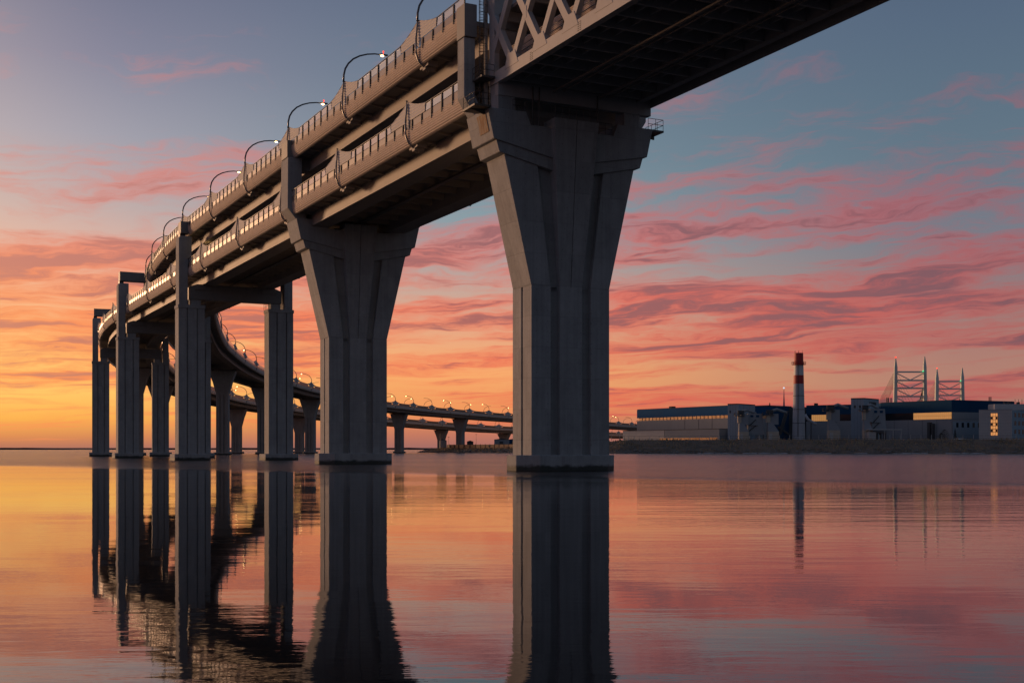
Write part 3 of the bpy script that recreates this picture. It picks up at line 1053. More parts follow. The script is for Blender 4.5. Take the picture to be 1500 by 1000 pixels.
def lamp_meshes(n, r):
    pole = MB().tube([(x, 0, z) for x, z in LP], r, n, r * .6).mesh('pole', M_LAMP, smooth=True)
    head = MB().box(4.75, 5.75, -.14, .14, 5.24, 5.40).mesh('lamp_head', M_LAMP)
    light = MB().sphere((5.05, 0, 5.17), .22, 6, 4, (1, .7, .5)).mesh('light', M_GLOW)
    bea = MB().tube([(5.2, 0, 5.4), (5.2, 0, 5.62)], .05, 5).sphere((5.2, 0, 5.72), .11, 6, 4).mesh('beacon', M_RED)
    return pole, head, light, bea


LNEAR = lamp_meshes(8, .13)
LFAR = lamp_meshes(5, .15)


def street_lamp(path, zf, s, side, label, group, near, beacon=False, on=True):
    x, y = path.at(s, 0 if side > 0 else DECK_W)
    t = thing('street_lamp', label, 'street lamp', (x, y, zf(s)), -path.phi(s) + (0 if side > 0 else math.pi), group)
    pole, head, light, bea = LNEAR if near else LFAR
    place('pole', pole, t)
    h = place('lamp_head', head, t)
    if on:
        place('light', light, h)
    if beacon:
        place('beacon', bea, h)


GU = 'street lamps along the upper viaduct'
GL = 'street lamps along the lower viaduct'
UNITS = ['', 'first', 'second', 'third', 'fourth', 'fifth', 'sixth', 'seventh', 'eighth', 'ninth', 'tenth', 'eleventh', 'twelfth', 'thirteenth', 'fourteenth', 'fifteenth', 'sixteenth', 'seventeenth', 'eighteenth', 'nineteenth', 'twentieth']


def nth(k):
    if k <= 20:
        return UNITS[k]
    return ('thirtieth' if k == 30 else 'fortieth' if k == 40 else ['', '', 'twenty', 'thirty', 'forty'][k // 10] + '-' + UNITS[k % 10])


def px_of(path, s, w_):
    x, y = path.at(s, w_)
    return 750 + 1800 * x / y


vis = [s for s in ribU if s > 0]
for i, s in enumerate(vis):
    if s < 235:
        street_lamp(UP, zU, s, 1, '%s curved street lamp along the upper deck, counting away from the truss' % ORD[i], GU, True, i < 3, True)
far_runs = ((UP, zU, [s for s in vis if s > 300], 1, 'back edge of the distant upper viaduct', GU + ', back edge', 3, 1),
            (UP, zU, [s for s in vis if s > 300], -1, 'front edge of the distant upper viaduct', GU + ', front edge', 2, 0),
            (LO, zL, [s for s in ribL if s > 330], 1, 'back edge of the distant lower viaduct', GL + ', back edge', 4, 1),
            (LO, zL, [s for s in ribL if s > 330], -1, 'front edge of the distant lower viaduct', GL + ', front edge', 4, 0))
for path, zf, ss, side, where, grp, md, rm in far_runs:
    k = 0
    for i, s in enumerate(ss):
        if px_of(path, s, 0 if side > 0 else DECK_W) > 955:
            continue
        k += 1
        on = (i % md != rm) if md == 3 else (i % md == rm)
        street_lamp(path, zf, s, side, '%s lamp on the %s, from the portal piers' % (nth(k), where), grp, False, on=on)
# lamp hung beneath the upper deck by the first portal
x, y = UP.at(127, 3.2)
ul = thing('underdeck_lamp', 'single lit lamp hanging beneath the upper deck beside the nearest portal pier', 'lamp', (x, y, 40.2), 0)
MB().tube([(0, 0, 0), (0, 0, 1.1)], .05, 5).build('stem', M_LAMP, ul)
MB().sphere((0, 0, -.1), .24, 8, 5, (1, 1, .6)).build('light', M_GLOW, ul)

# ------------------------------------------------------------------ steel truss span at the right
tx, ty = UP.at(0, 0)
truss = thing('truss_span', 'two-level steel truss bridge span with X bracing leaving the frame at the top right', 'bridge', (tx, ty, 0), -PHI0)
TL, TR, ZB = 1.8, 17.8, 36.93
S_TR = -166.0
PAN = 5.55
for sgn, wx in ((1, TL), (-1, TR)):
    xo, xi = (wx, wx + .55) if sgn > 0 else (wx - .55, wx)
    MB().box(xo, xi, S_TR, -1.3, ZB, 38.0).build('bottom_chord', M_STEEL, truss)
    MB().box(xo - .06, xi + .06, S_TR, -1.3, ZB - .09, ZB - .002).build('chord_flange', M_STEEL, truss)
    MB().box(xo, xi, S_TR, -1.3, 45.3, 46.4).build('top_chord', M_STEEL, truss)
    MB().box(xo + .02, xi - .02, -1.35, -.2, ZB + .02, 46.4).build('end_post', M_STEEL, truss)
    hz = (38.0 + 45.3) / 2
    k = 0
    dg = None
    while True:
        sc = -2.2 - .55 - PAN * k + .55
        if sc < S_TR + 4:
            break
        if dg is None:
            hw = .44
            dA = MB().prism([(0, -PAN / 2 - .05 - hw, 37.9), (0, -PAN / 2 - .05 + hw + .1, 37.9), (0, PAN / 2 + .05 + hw, 45.4), (0, PAN / 2 + .05 - hw - .1, 45.4)], [(.5, -PAN / 2 - .05 - hw, 37.9), (.5, -PAN / 2 - .05 + hw + .1, 37.9), (.5, PAN / 2 + .05 + hw, 45.4), (.5, PAN / 2 + .05 - hw - .1, 45.4)]).mesh('diagonal', M_STEEL, .02)
            dB = MB().prism([(.012, PAN / 2 + .05 + hw, 37.9), (.012, PAN / 2 + .05 - hw - .1, 37.9), (.012, -PAN / 2 - .05 - hw, 45.4), (.012, -PAN / 2 - .05 + hw + .1, 45.4)], [(.488, PAN / 2 + .05 + hw, 37.9), (.488, PAN / 2 + .05 - hw - .1, 37.9), (.488, -PAN / 2 - .05 - hw, 45.4), (.488, -PAN / 2 - .05 + hw + .1, 45.4)]).mesh('diagonal', M_STEEL, .02)
            gs = MB().prism([(-.03, -1.45, 37.6), (-.03, 1.45, 37.6), (-.03, .75, 38.9), (-.03, -.75, 38.9)], [(.53, -1.45, 37.6), (.53, 1.45, 37.6), (.53, .75, 38.9), (.53, -.75, 38.9)]).mesh('gusset', M_STEEL, .02)
            gc = MB().prism([(-.02, -.55, hz - .8), (-.02, .55, hz - .8), (-.02, .55, hz + .8), (-.02, -.55, hz + .8)], [(.52, -.55, hz - .8), (.52, .55, hz - .8), (.52, .55, hz + .8), (.52, -.55, hz + .8)]).mesh('node_plate', M_STEEL, .3)
            dg = True
        for nm, me, yy in (('diagonal', dA, sc), ('diagonal', dB, sc), ('node_plate', gc, sc), ('gusset', gs, sc - PAN / 2)):
            place(nm, me, truss, (xo, yy, 0))
        k += 1
# lower floor inside the truss: soffit plate, floor beams, stringers, gantry rails
MB().box(TL + .6, TR - .6, S_TR, -1.3, 37.95, 38.25).build('floor_plate', M_SLAB, truss)
fb = MB().box(TL + .57, TR - .57, -.13, .13, 36.98, 37.94).mesh('floor_beam', M_STEEL)
ob = MB().face_y([(TR, 37.95), (TR + 1.3, 37.95), (TR + 1.3, 37.5), (TR, 37.0)], -.1, .1).mesh('outrigger', M_STEEL)
s = -2.9
while s > S_TR:
    place('floor_beam', fb, truss, (0, s, 0))
    place('outrigger', ob, truss, (0, s, 0))
    s -= PAN / 2
MB().box(TR + .01, TR + 1.4, S_TR, .6, 37.96, 38.1).build('walkway', M_STEEL, truss)
MB().box(TR + 1.25, TR + 1.4, S_TR, .6, 36.6, 37.955).build('walkway_edge', M_STEEL, truss)
for x in (4.2, 5.6, 10.6, 13.9, 15.6):
    MB().box(x, x + .16, S_TR, -1.3, 37.35, 37.93).build('stringer', M_STEEL, truss)
for x in (7.5, 12.6):
    MB().box(x, x + .28, S_TR, -2.5, 36.55, 36.7).build('gantry_rail', M_GIRDER, truss)
    MB().box(x + 1.1, x + 1.22, S_TR, -2.5, 36.75, 36.85).build('gantry_rail', M_GIRDER, truss)
    hg = MB()
    yy = -4.0
    while yy > S_TR:
        hg.box(x + .09, x + .19, yy, yy + .1, 36.7, 37.0)
        yy -= PAN / 2
    kind(hg.build('rail_hangers', M_STEEL, truss), 'stuff')
# slatted barriers of the lower road inside the truss, with pale sails and rail
sl = MB()
for k in range(15):
    z = 38.26 + k * .155
    for xx, sg in ((3.3, 1), (16.1, -1)):
        sl.prism([(xx, S_TR, z), (xx, -1.6, z), (xx + .08 * sg, -1.6, z + .155), (xx + .08 * sg, S_TR, z + .155)], [(xx + .1 * sg, S_TR, z), (xx + .1 * sg, -1.6, z), (xx + .12 * sg, -1.6, z + .155), (xx + .12 * sg, S_TR, z + .155)])
kind(sl.build('inner_barrier', M_CLAD, truss), 'stuff')
MB().box(TL + .05, TR + 1.2, -2.1, -1.36, 35.7, 37.94).build('end_cross_girder', M_STEEL, truss, .02)
MB().box(2.6, 17.0, 1.22, 1.5, 33.6, 43.2).build('dark_gap_filler', M_STEEL_D, truss)  # added dark sheet, keeps sky from showing through the gap below the truss
MB().box(TL + .57, TR - .57, -1.25, -.7, 42.4, 46.3).build('sky_gap_beam', M_STEEL, truss)  # added to block the bright sky hole between upper deck and truss
hr = MB()
for z in (39.0, 39.5):
    hr.box(TL + .9, TL + .96, S_TR, -1.6, z, z + .07)
yy = -2.2
while yy > S_TR:
    hr.box(TL + .88, TL + .98, yy - .05, yy + .05, 38.26, 39.6)
    yy -= PAN / 2
hr.build('inner_handrail', M_RAIL, truss)
MB().box(TL + .6, TR - .6, S_TR, -1.3, 43.4, 43.7).build('upper_floor_plate', M_SLAB, truss)
ub = MB().box(TL + .57, TR - .57, -.13, .13, 42.5, 43.39).mesh('floor_beam', M_STEEL)
s = -2.9
while s > -110:
    place('floor_beam', ub, truss, (0, s, 0))
    s -= PAN
# punched vent grilles on the chord near the nodes
gr = MB()
for a in (0, .34):
    for k in range(5):
        gr.box(-.012, .012, a, a + .22, k * .17, k * .17 + .08)
grm = gr.mesh('vent_grille', M_DARK)
for k in (1, 3):
    o = place('vent_grille', grm, truss, (TL, -9.3 - PAN * (k - 1) * .78, 37.0))

# ------------------------------------------------------------------ access platforms and ladders on the near pier
def railing(mb_, pts, h=1.1, r=.03, step=1.0):
    for a, b in zip(pts, pts[1:]):
        a, b = Vector(a), Vector(b)
        n_ = max(1, round((b - a).length / step))
        for i in range(n_ + 1):
            p = a.lerp(b, i / n_)
            mb_.tube([p, p + Vector((0, 0, h))], r, 4)
        for hh in (h * .5, h):
            mb_.tube([a + Vector((0, 0, hh)), b + Vector((0, 0, hh))], r, 4)


def platform(name, label, x0, x1, y0, y1, z, sides):
    t = thing(name, label, 'platform', (tx + 0, ty + 0, 0), -PHI0)
    MB().box(x0, x1, y0, y1, z - .18, z).build('floor', M_RAIL, t)
    mb_ = MB()
    railing(mb_, [(*p, z) for p in sides])
    mb_.build('railing', M_RAIL, t)
    MB().face_y([(x0 + .1, z - .18), (x1 - .1, z - .18), (x1 - .1, z - .55)], (y0 + y1) / 2 - .1, (y0 + y1) / 2 + .1).build('bracket', M_RAIL, t)
    return t


platform('access_platform', 'railed steel platform at the foot of the truss end post', .35, 1.75, -1.6, 3.6, 37.55, [(.38, 3.5), (.38, -1.5), (1.7, -1.5)])
platform('access_platform', 'railed steel platform above the rust-stained cap of the nearest pier', -1.0, .75, -2.9, -.2, 34.35, [(-.95, -.3), (-.95, -2.85), (.7, -2.85)])
platform('access_platform', 'small railed platform on the right tip of the nearest pier cap', 18.7, 20.75, -1.8, 1.6, 34.5, [(18.9, -1.75), (20.7, -1.75), (20.7, 1.5)])
lad = thing('access_ladder', 'caged steel ladder climbing beside the truss end post', 'ladder', (tx, ty, 0), -PHI0)
for a in (.95, 1.4):
    MB().tube([(a, .2, 35), (a, .2, 46.5)], .04, 4).build('stile', M_RAIL, lad)
rg = MB()
z = 35.2
while z < 46.4:
    rg.tube([(.95, .2, z), (1.4, .2, z)], .022, 4)
    z += .3
kind(rg.build('rungs', M_RAIL, lad), 'stuff')
z = 37.9
while z < 46.4:
    MB().tube([(1.175 + .42 * math.cos(q), -.08 + .42 * math.sin(q) * 1.0, z) for q in [math.pi * (i / 8) + math.pi for i in range(9)]], .025, 4).build('cage_hoop', M_RAIL, lad)
    z += .75
for q in (-2.6, -1.57, -.5):
    MB().tube([(1.175 + .42 * math.cos(q), -.08 + .42 * math.sin(q), 37.9), (1.175 + .42 * math.cos(q), -.08 + .42 * math.sin(q), 46.3)], .018, 4).build('cage_strap', M_RAIL, lad)
MB().box(1.5, 1.78, .05, .3, 34.4, 46.4).build('riser_duct', M_GIRDER, lad)
# rust-stained panel on the lit end of the nearest pier's cap
MB().prism([(-9.005, -1.75, 33.9), (-8.78, -1.75, 32.2), (-8.78, .2, 32.2), (-9.005, .2, 33.9)], [(-9.16, -1.75, 33.9), (-8.76, -1.75, 32.2), (-8.76, .2, 32.2), (-9.16, .2, 33.9)]).build('rust_stain_panel', M_RUSTC, p1)
for run in ([(-6.5, -2.3, 34.3), (-5.2, -2.3, 34.3)], [(-2.3, -3.1, 33.95), (2.3, -3.1, 33.95)], [(3.0, -2.3, 33.2), (4.5, -2.3, 33.2)]):
    mb = MB()
    railing(mb, run, 1.1, .03, .8)
    mb.build('railing', M_RAIL, p1)
for xx in (-4.3, -3.6, 2.9):
    MB().tube([(xx, -2.2, 33.2), (xx, -2.2, 36.9)], .06, 5).build('drain_pipe', M_RAIL, p1)

#FACTORY#
# ------------------------------------------------------------------ works on the far shore
M_GREYW = simple('grey_cladding', (.30, .32, .345), .9, .0, .12, .15, spec=.12)
M_PALEW = simple('pale_cladding', (.50, .49, .48), .9, .0, .12, .15, spec=.12)
M_BLUEW = simple('blue_cladding', (.014, .085, .22), .9, .0, .15, .1, spec=.12)
M_NAVY = simple('navy_cladding', (.012, .062, .14), .9, .0, .15, .1, spec=.12)
M_LBLUE = simple('light_blue_cladding', (.30, .39, .47), .9, .0, .1, .15, spec=.12)
M_DKW = simple('dark_cladding', (.085, .088, .095), .9, .0, .2, .15, spec=.12)
M_BEIGE = simple('beige_render', (.50, .43, .35), .9, .0, .15, .3, spec=.12)
M_ROOF = simple('roof_felt', (.07, .07, .075), .9, .0, .2, .3, spec=.12)
M_WIN = simple('dark_window', (.02, .025, .032), .12, .0, .1, .5)
M_AMBER = emis('amber_window', (1.0, .47, .15), .36)
M_AMBER2 = emis('stair_window_light', (1.0, .42, .14), .62)
M_REFL = simple('painted_sunset_window', (.55, .36, .22), .25, .5, .2, .3)  # orange sunset reflection put into the base colour
M_RED_P = simple('red_paint', (.42, .03, .03), .6, 0, .15, .5)
M_WHITE_P = simple('white_paint', (.62, .62, .62), .6, 0, .12, .5)
M_CHIM = simple('chimney_concrete', (.46, .48, .52), .9, 0, .14, .25)


def PX(px, y):
    return (px - 750) / 1800 * y


def PZ(py, y):
    return CAM_H + (658 - py) / 1800 * y


class Facade:
    """an upright face from ground point a to ground point b (left to right as seen); u in 0..1, depth goes behind"""

    def __init__(s, a, b):
        s.a, s.b = Vector((a[0], a[1])), Vector((b[0], b[1]))
        t = (s.b - s.a)
        s.L = t.length
        s.t = t / s.L
        s.n = Vector((-s.t.y, s.t.x))     # behind

    def slab(s, u0, u1, z0, z1, front, back):
        p0, p1 = s.a + s.t * s.L * u0, s.a + s.t * s.L * u1
        q = [p0 + s.n * front, p1 + s.n * front, p1 + s.n * back, p0 + s.n * back]
        return MB().prism([(p.x, p.y, z0) for p in q], [(p.x, p.y, z1) for p in q])


def part(fc, root, name, m_, u0, u1, z0, z1, front, back, bevel=0):
    return fc.slab(u0, u1, z0, z1, front, back).build(name, m_, root, bevel, world=True)


def bldg(name, label, fc, cat='building', group=None):
    return thing(name, label, cat, (fc.a.x, fc.a.y, GZ), 0, group)


def seams(fc, root, u0, u1, z0, z1, n):
    me = MB()
    for i in range(1, n):
        u = u0 + (u1 - u0) * i / n
        p = fc.a + fc.t * fc.L * u - fc.n * .02
        q = fc.a + fc.t * fc.L * u + fc.t * .12 + fc.n * .3
        me.box(min(p.x, q.x), max(p.x, q.x), min(p.y, q.y), max(p.y, q.y), z0, z1)
    kind(me.build('panel_seams', M_DKW, root, world=True), 'stuff')


# long warehouse with the blue top
fA = Facade((PX(933, 742), 742), (PX(1066, 672), 672))
b = bldg('warehouse', 'long grey warehouse with a blue top band, left end of the works', fA, 'warehouse')
part(fA, b, 'wall', M_GREYW, 0, 1, GZ - 1, 19.3, 0, 34)
wn = part(fA, b, 'window_band', M_REFL, .02, 1, 19.3, 20.9, .25, 33)
part(fA, b, 'parapet_band', M_BLUEW, 0, 1, 20.9, 26, 0, 34)
part(fA, b, 'roof', M_ROOF, .004, .996, 26, 26.25, .2, 33.8)
for i in range(1, 24):
    part(fA, wn, 'mullion', M_DKW, .02 + .98 * i / 24 - .0012, .02 + .98 * i / 24 + .0012, 19.3, 20.9, .12, .24)
part(fA, b, 'roof_vent', M_DKW, .33, .36, 26.25, 27.3, 3, 6)
an = part(fA, b, 'annex', M_GREYW, .42, 1, GZ - 1, 13.2, -6, -.01)
part(fA, b, 'annex', M_PALEW, -.075, .415, GZ - 1, 13.2, -6, -.01)
part(fA, b, 'annex_roof', M_ROOF, -.075, 1, 13.21, 13.45, -6.15, -.02)
part(fA, b, 'doorway', M_REFL, .36, .98, GZ, 8.6, -6.06, -6.01)
for u in (.06, .2, .33, .55, .7, .84):
    part(fA, an, 'panel_joint', M_DKW, u, u + .003, GZ, 19.3 if u > .42 else 13, -6.05 if u < 0 else -.05, 0)


def tower(name, label, x0, xc, x1, y, ytop, m_a, m_b, tilt=.35, ports=(), slot=False):
    fc = Facade((PX(x0, y), y), (PX(xc, y - 3), y - 3))
    t = bldg(name, label, fc, 'tower')
    zt = PZ(ytop, y)
    dep = (PX(x1, y) - PX(xc, y)) * 1.05
    # plan: front face, right face going back
    A, B = Vector((PX(x0, y), y)), Vector((PX(xc, y - 4), y - 4))
    yb = y + 12
    Cc = Vector((PX(x1, yb), yb))
    D = A + (Cc - B)
    MB().prism([(p.x, p.y, GZ - 1) for p in (A, B, Cc, D)], [(p.x, p.y, zt) for p in (A, B, Cc, D)]).build('wall', m_a, t, world=True)
    e = 1.012
    cen = (A + B + Cc + D) / 4
    rr = [cen + (p - cen) * e for p in (A, B, Cc, D)]
    MB().prism([(p.x, p.y, zt) for p in rr], [(p.x, p.y, zt + .5) for p in rr]).build('roof', M_ROOF, t, world=True)
    f2 = Facade(A, B)
    for u, z in ports:
        part(f2, t, 'port', M_DKW, u - .08, u + .08, z - .7, z + .7, -.06, .2)
    for u in (.25, .5, .75):
        part(f2, t, 'panel_joint', M_DKW, u, u + .008, GZ, zt - .2, -.03, .1)
    f3 = Facade(B, Cc)
    for u in (.33, .66):
        part(f3, t, 'panel_joint', M_DKW, u, u + .006, GZ, zt - .2, -.03, .1)
    if slot:
        part(f3, t, 'louvre', M_DKW, .36, .8, zt - 3, zt - 1.4, -.06, .2)
    return t


tower('cladding_tower', 'pale grey stair tower at the right end of the long blue-topped warehouse', 1066, 1081, 1106, 668, 592.5, M_LBLUE, M_GREYW, ports=((.25, 22.5),))
tower('cladding_tower', 'tall light blue tower between the red-banded chimney and the big blue hall', 1246.5, 1265.5, 1287.5, 655, 584.3, M_LBLUE, M_LBLUE, ports=((.3, 24.8), (.7, 24.8)), slot=True)

# halls behind
fB = Facade((PX(1100, 720), 720), (PX(1124, 712), 712))
b = bldg('blue_hall', 'small dark blue hall behind the dust filters, right of the stair tower', fB)
part(fB, b, 'wall', M_NAVY, 0, 1, GZ - 1, PZ(594.5, 715), 0, 26)
part(fB, b, 'roof', M_ROOF, 0, 1, PZ(594.5, 715), PZ(594, 715) + .2, .3, 25.6)
fC = Facade((PX(1122, 730), 730), (PX(1190, 726), 726))
b = bldg('grey_hall', 'dark grey hall directly behind the red-banded chimney', fC)
part(fC, b, 'wall', M_DKW, 0, 1, GZ - 1, PZ(597, 728), 0, 30)
part(fC, b, 'roof', M_ROOF, 0, 1, PZ(597, 728), PZ(596, 728), .3, 29.6)
part(fC, b, 'roof_vent', M_DKW, .075, .1, PZ(596, 728), PZ(591, 728), 2, 4)
MB().tube([(PX(1128, 732), 733, PZ(596, 728)), (PX(1128, 732), 733, PZ(589, 728))], .22, 5).build('flue', M_DKW, b, world=True)
fD = Facade((PX(1181, 715), 715), (PX(1248, 700), 700))
b = bldg('blue_hall', 'blue hall with a short amber lit window band right of the chimney', fD)
zt = PZ(593.5, 707)
part(fD, b, 'wall', M_GREYW, 0, 1, GZ - 1, 18.4, 0, 28)
wb = part(fD, b, 'window_band', M_WIN, 0, 1, 18.4, 22.2, .2, 27.8)
for i in range(8):
    part(fD, wb, 'lit_pane', M_AMBER, .12 + .045 * i, .12 + .045 * i + .041, 18.5, 22.1, .1, .19)
part(fD, b, 'parapet_band', M_NAVY, 0, 1, 22.2, zt, 0, 28)
part(fD, b, 'roof', M_ROOF, .002, .998, zt, zt + .3, .2, 27.8)
part(fD, b, 'roof_vent', M_DKW, .12, .17, zt + .3, zt + 1.6, 4, 7)

# big hall at the right with a corner
HA, HB, HC = (PX(1290, 705), 705), (PX(1394, 665), 665), (PX(1486, 686), 686)
b = thing('blue_hall', 'largest dark blue hall with a long amber lit window band, right of the tower', 'building', (HB[0], HB[1], GZ))
zt = PZ(586, 665)
zw0, zw1 = PZ(613.5, 665), PZ(603, 665)


def hall_ring(inset):
    c = Vector(((HA[0] + HC[0]) / 2, (HA[1] + HC[1]) / 2 + 14))
    pts = [Vector(HA), Vector(HB), Vector(HC), Vector((HC[0] - 8, HC[1] + 46)), Vector((HA[0] + 6, HA[1] + 40))]
    return [tuple(p + (c - p).normalized() * inset) for p in pts]


MB().plan(hall_ring(0), GZ - 1, zw0).build('wall', M_GREYW, b, world=True)
wb = MB().plan(hall_ring(.35), zw0, zw1).build('window_band', M_WIN, b, world=True)
MB().plan(hall_ring(-.02), zw1, zt).build('parapet_band', M_NAVY, b, world=True)
MB().plan(hall_ring(.3), zt + .004, zt + .25).build('roof', M_ROOF, b, world=True)
fc, fr_ = Facade(HA, HB), Facade(HB, HC)
z0, z1 = zw0 + .1, zw1 - .1
zm = (z0 + z1) / 2
for i in range(19):
    for za, zb in ((z0, zm - .05), (zm + .05, z1)):
        part(fc, wb, 'lit_pane', M_AMBER, .475 + .0275 * i, .475 + .0275 * i + .025, za, zb, .06, .3)
for u in (.2, .4, .6, .8):
    part(fc, b, 'panel_joint', M_DKW, u, u + .003, GZ, zw0 - .2, -.04, .1)
for u, w_, top in ((.70, .035, 618), (.755, .02, 620)):
    part(fc, b, 'duct', M_DKW, u, u + w_, GZ, PZ(top, 670), -2.0, -.1)
for i in range(9):
    part(fr_, b, 'window', M_WIN, .07 + .085 * i, .07 + .085 * i + .035, PZ(626, 672), PZ(619, 672), -.06, .1)
part(fr_, b, 'grey_band', M_GREYW, .01, .99, zw0 + .1, zw1 - .1, .0, .3)
part(fr_, b, 'lower_panel', M_LBLUE, .02, .99, GZ, zw0 - 1.2, -.03, .1)
for px in (1300, 1306, 1302.5):
    MB().tube([(PX(px, 708), 709, zt), (PX(px, 708), 709, zt + 3.2)], .35, 5).build('roof_vent', M_DKW, b, world=True)
for px in (1451, 1453.5):
    MB().tube([(PX(px, 690), 692, zt), (PX(px, 690), 692, zt + 3.0)], .3, 5).build('roof_vent', M_DKW, b, world=True)

# white office block
OA, OB, OC = (PX(1434, 640), 640), (PX(1482.5, 634), 634), (PX(1520, 655), 655)
b = thing('office_block', 'pale tiled office block with a tall lit stairwell window at the right edge', 'building', (OA[0], OA[1], GZ))
fo, fp = Facade(OA, OB), Facade(OB, OC)
zt = PZ(600.2, 637)
part(fo, b, 'wall', M_PALEW, 0, .35, GZ - 1, zt, 0, 18)
part(fo, b, 'wall', M_PALEW, .575, 1, GZ - 1, zt, 0, 18)
part(fo, b, 'wall', M_PALEW, .35, .575, PZ(605, 637), zt, 0, 18)
part(fo, b, 'wall', M_PALEW, .35, .575, GZ - 1, PZ(637.5, 637), 0, 18)
sw = part(fo, b, 'stairwell_window', M_AMBER2, .352, .573, PZ(637.4, 637), PZ(605.1, 637), .5, .8)
for i in range(1, 7):
    z = PZ(637.4, 637) + (PZ(605.1, 637) - PZ(637.4, 637)) * i / 7
    part(fo, sw, 'mullion', M_DKW, .352, .573, z - .1, z + .1, .3, .48)
for u in (.352, .42, .50, .563):
    part(fo, sw, 'mullion', M_DKW, u, u + .009, PZ(637.4, 637), PZ(605.1, 637), .28, .47)
for j in (1, 3, 5):
    z0 = PZ(637.4, 637) + (PZ(605.1, 637) - PZ(637.4, 637)) * j / 7
    part(fo, sw, 'dark_pane', M_WIN, .36, .418, z0 + .2, z0 + 1.45, .35, .46)
    part(fo, sw, 'dark_pane', M_WIN, .51, .56, z0 + .2, z0 + 1.45, .35, .46)
tj = MB()
for i in range(1, 9):
    z = GZ + (zt - GZ) * i / 9
    for u0, u1 in ((0, .35), (.575, 1)):
        q = fo.slab(u0, u1, z - .04, z + .04, -.02, .05)
        tj.add(q.v, q.f)
for i in range(1, 20):
    u = i / 20
    if .33 < u < .59:
        continue
    q = fo.slab(u, u + .003, GZ, zt, -.02, .05)
    tj.add(q.v, q.f)
kind(tj.build('tile_joints', M_GREYW, b, world=True), 'stuff')
part(fp, b, 'side_wall', M_LBLUE, 0, 1, GZ - 1, zt - .15, .03, 14)
for r_ in range(3):
    for i in range(6):
        zc = PZ((607.5, 619.5, 632)[r_], 637)
        part(fp, b, 'window', M_WIN, .09 + .15 * i, .16 + .15 * i, zc - 1.1, zc + 1.1, -.05, .1)
part(fo, b, 'parapet', M_GREYW, -.004, 1.004, zt, zt + .3, -.08, 17.8)
fpH = Facade((PX(1457, 650), 650), (PX(1510, 650), 650))
part(fpH, b, 'penthouse', M_PALEW, 0, 1, zt + .3, PZ(591.5, 650), 0, 9)
for u in (.3, .42, .66):
    part(fpH, b, 'roof_unit', M_DKW, u, u + .06, PZ(591.5, 650), PZ(588.5, 650), 1, 3)
for px in (1492, 1497, 1487):
    MB().tube([(PX(px, 652), 652, zt), (PX(px, 652), 652, PZ(584.5, 652))], .12, 4).build('antenna', M_DKW, b, world=True)


# dust filters: bin on legs, funnel, duct, gantry
def dust_filter(label, px0, px1, y, ytop, big):
    t = thing('dust_filter', label, 'dust filter', (PX((px0 + px1) / 2, y), y, GZ), 0, 'dust filters of the works')
    x0, x1 = PX(px0, y) - t.location.x, PX(px1, y) - t.location.x
    wd = x1 - x0
    zt = PZ(ytop, y) - GZ
    MB().box(x0, x1, 0, 4, -.5, zt * .27).build('base_cabin', M_BEIGE, t, .05)
    d_ = MB().box(x0 + wd * .1, x0 + wd * .38, -.06, -.01, 0, zt * .2).build('door', M_PALEW, t)
    MB().prism([(x0, .1, zt * .272), (x1, .1, zt * .272), (x1, 4, zt * .272), (x0, 4, zt * .272)], [(x0 + wd * .02, .6, zt * .56), (x0 + wd * .45, .6, zt * .56), (x0 + wd * .45, 3, zt * .56), (x0 + wd * .02, 3, zt * .56)]).build('hopper', M_GREYW, t)
    MB().box(x0 - wd * .12, x0 + wd * .24, .5, 2.4, zt * .562, zt * .80).build('intake_duct', M_BEIGE, t)
    MB().box(x0 + wd * .26, x1, 1, 5, zt * .50, zt * .85).build('filter_housing', M_GREYW, t)
    MB().box(x0 - wd * .45, x0 + wd * .55, -.2, 3, zt * .80, zt * .82).build('gantry_floor', M_RAIL, t)
    rl = MB()
    railing(rl, [(x0 - wd * .45, 2.9, zt * .82), (x0 - wd * .45, -.15, zt * .82), (x0 + wd * .55, -.15, zt * .82)], 1.2, .07, 1.2)
    rl.build('railing', M_RAIL, t)
    MB().box(x0 - wd * .1, x0 + wd * .5, .6, 2.6, zt * .84, zt * .98).build('fan_box', M_DKW, t, .1)
    MB().tube([(x0 + wd * .3, 1.6, zt * .93), (x0 + wd * .9, 2.5, zt * 1.0), (x0 + wd * 1.5, 4, zt * .93), (x0 + wd * 1.9, 6, zt * .9)], .75, 8).build('bent_duct', M_GREYW, t, smooth=True)
    if big:
        # ribbed filter house alongside with zigzag stairs
        X0, X1 = x1 + .2, x1 + wd * 1.7
        MB().prism([(X0, 3, zt * .18), (X1, 3, zt * .18), (X1, 9, zt * .18), (X0, 9, zt * .18)], [(X0, 3, zt * .88), (X1 - .8, 3, zt * .88), (X1 - .8, 9, zt * .88), (X0, 9, zt * .88)]).build('filter_house', M_GREYW, t)
        for k in range(2):
            MB().box(X0 + 1.2 + k * 3.0, X0 + 2.8 + k * 3.0, 2.9, 2.99, zt * .76, zt * .83).build('louvre', M_NAVY, t)
        pts = [(X0 + .4, 2.6, zt * .3), (X0 + wd * .8, 2.6, zt * .48), (X0 + .6, 2.6, zt * .48), (X0 + wd * .8, 2.6, zt * .68)]
        MB().tube(pts[:2], .22, 4).tube(pts[2:], .22, 4).box(X0, X0 + wd, 2.3, 2.9, zt * .475, zt * .485).build('stair', M_DKW, t)
        for x in (X0 + .3, X1 - .5):
            MB().box(x, x + .35, 3.2, 3.6, -.5, zt * .18).build('leg', M_DKW, t)


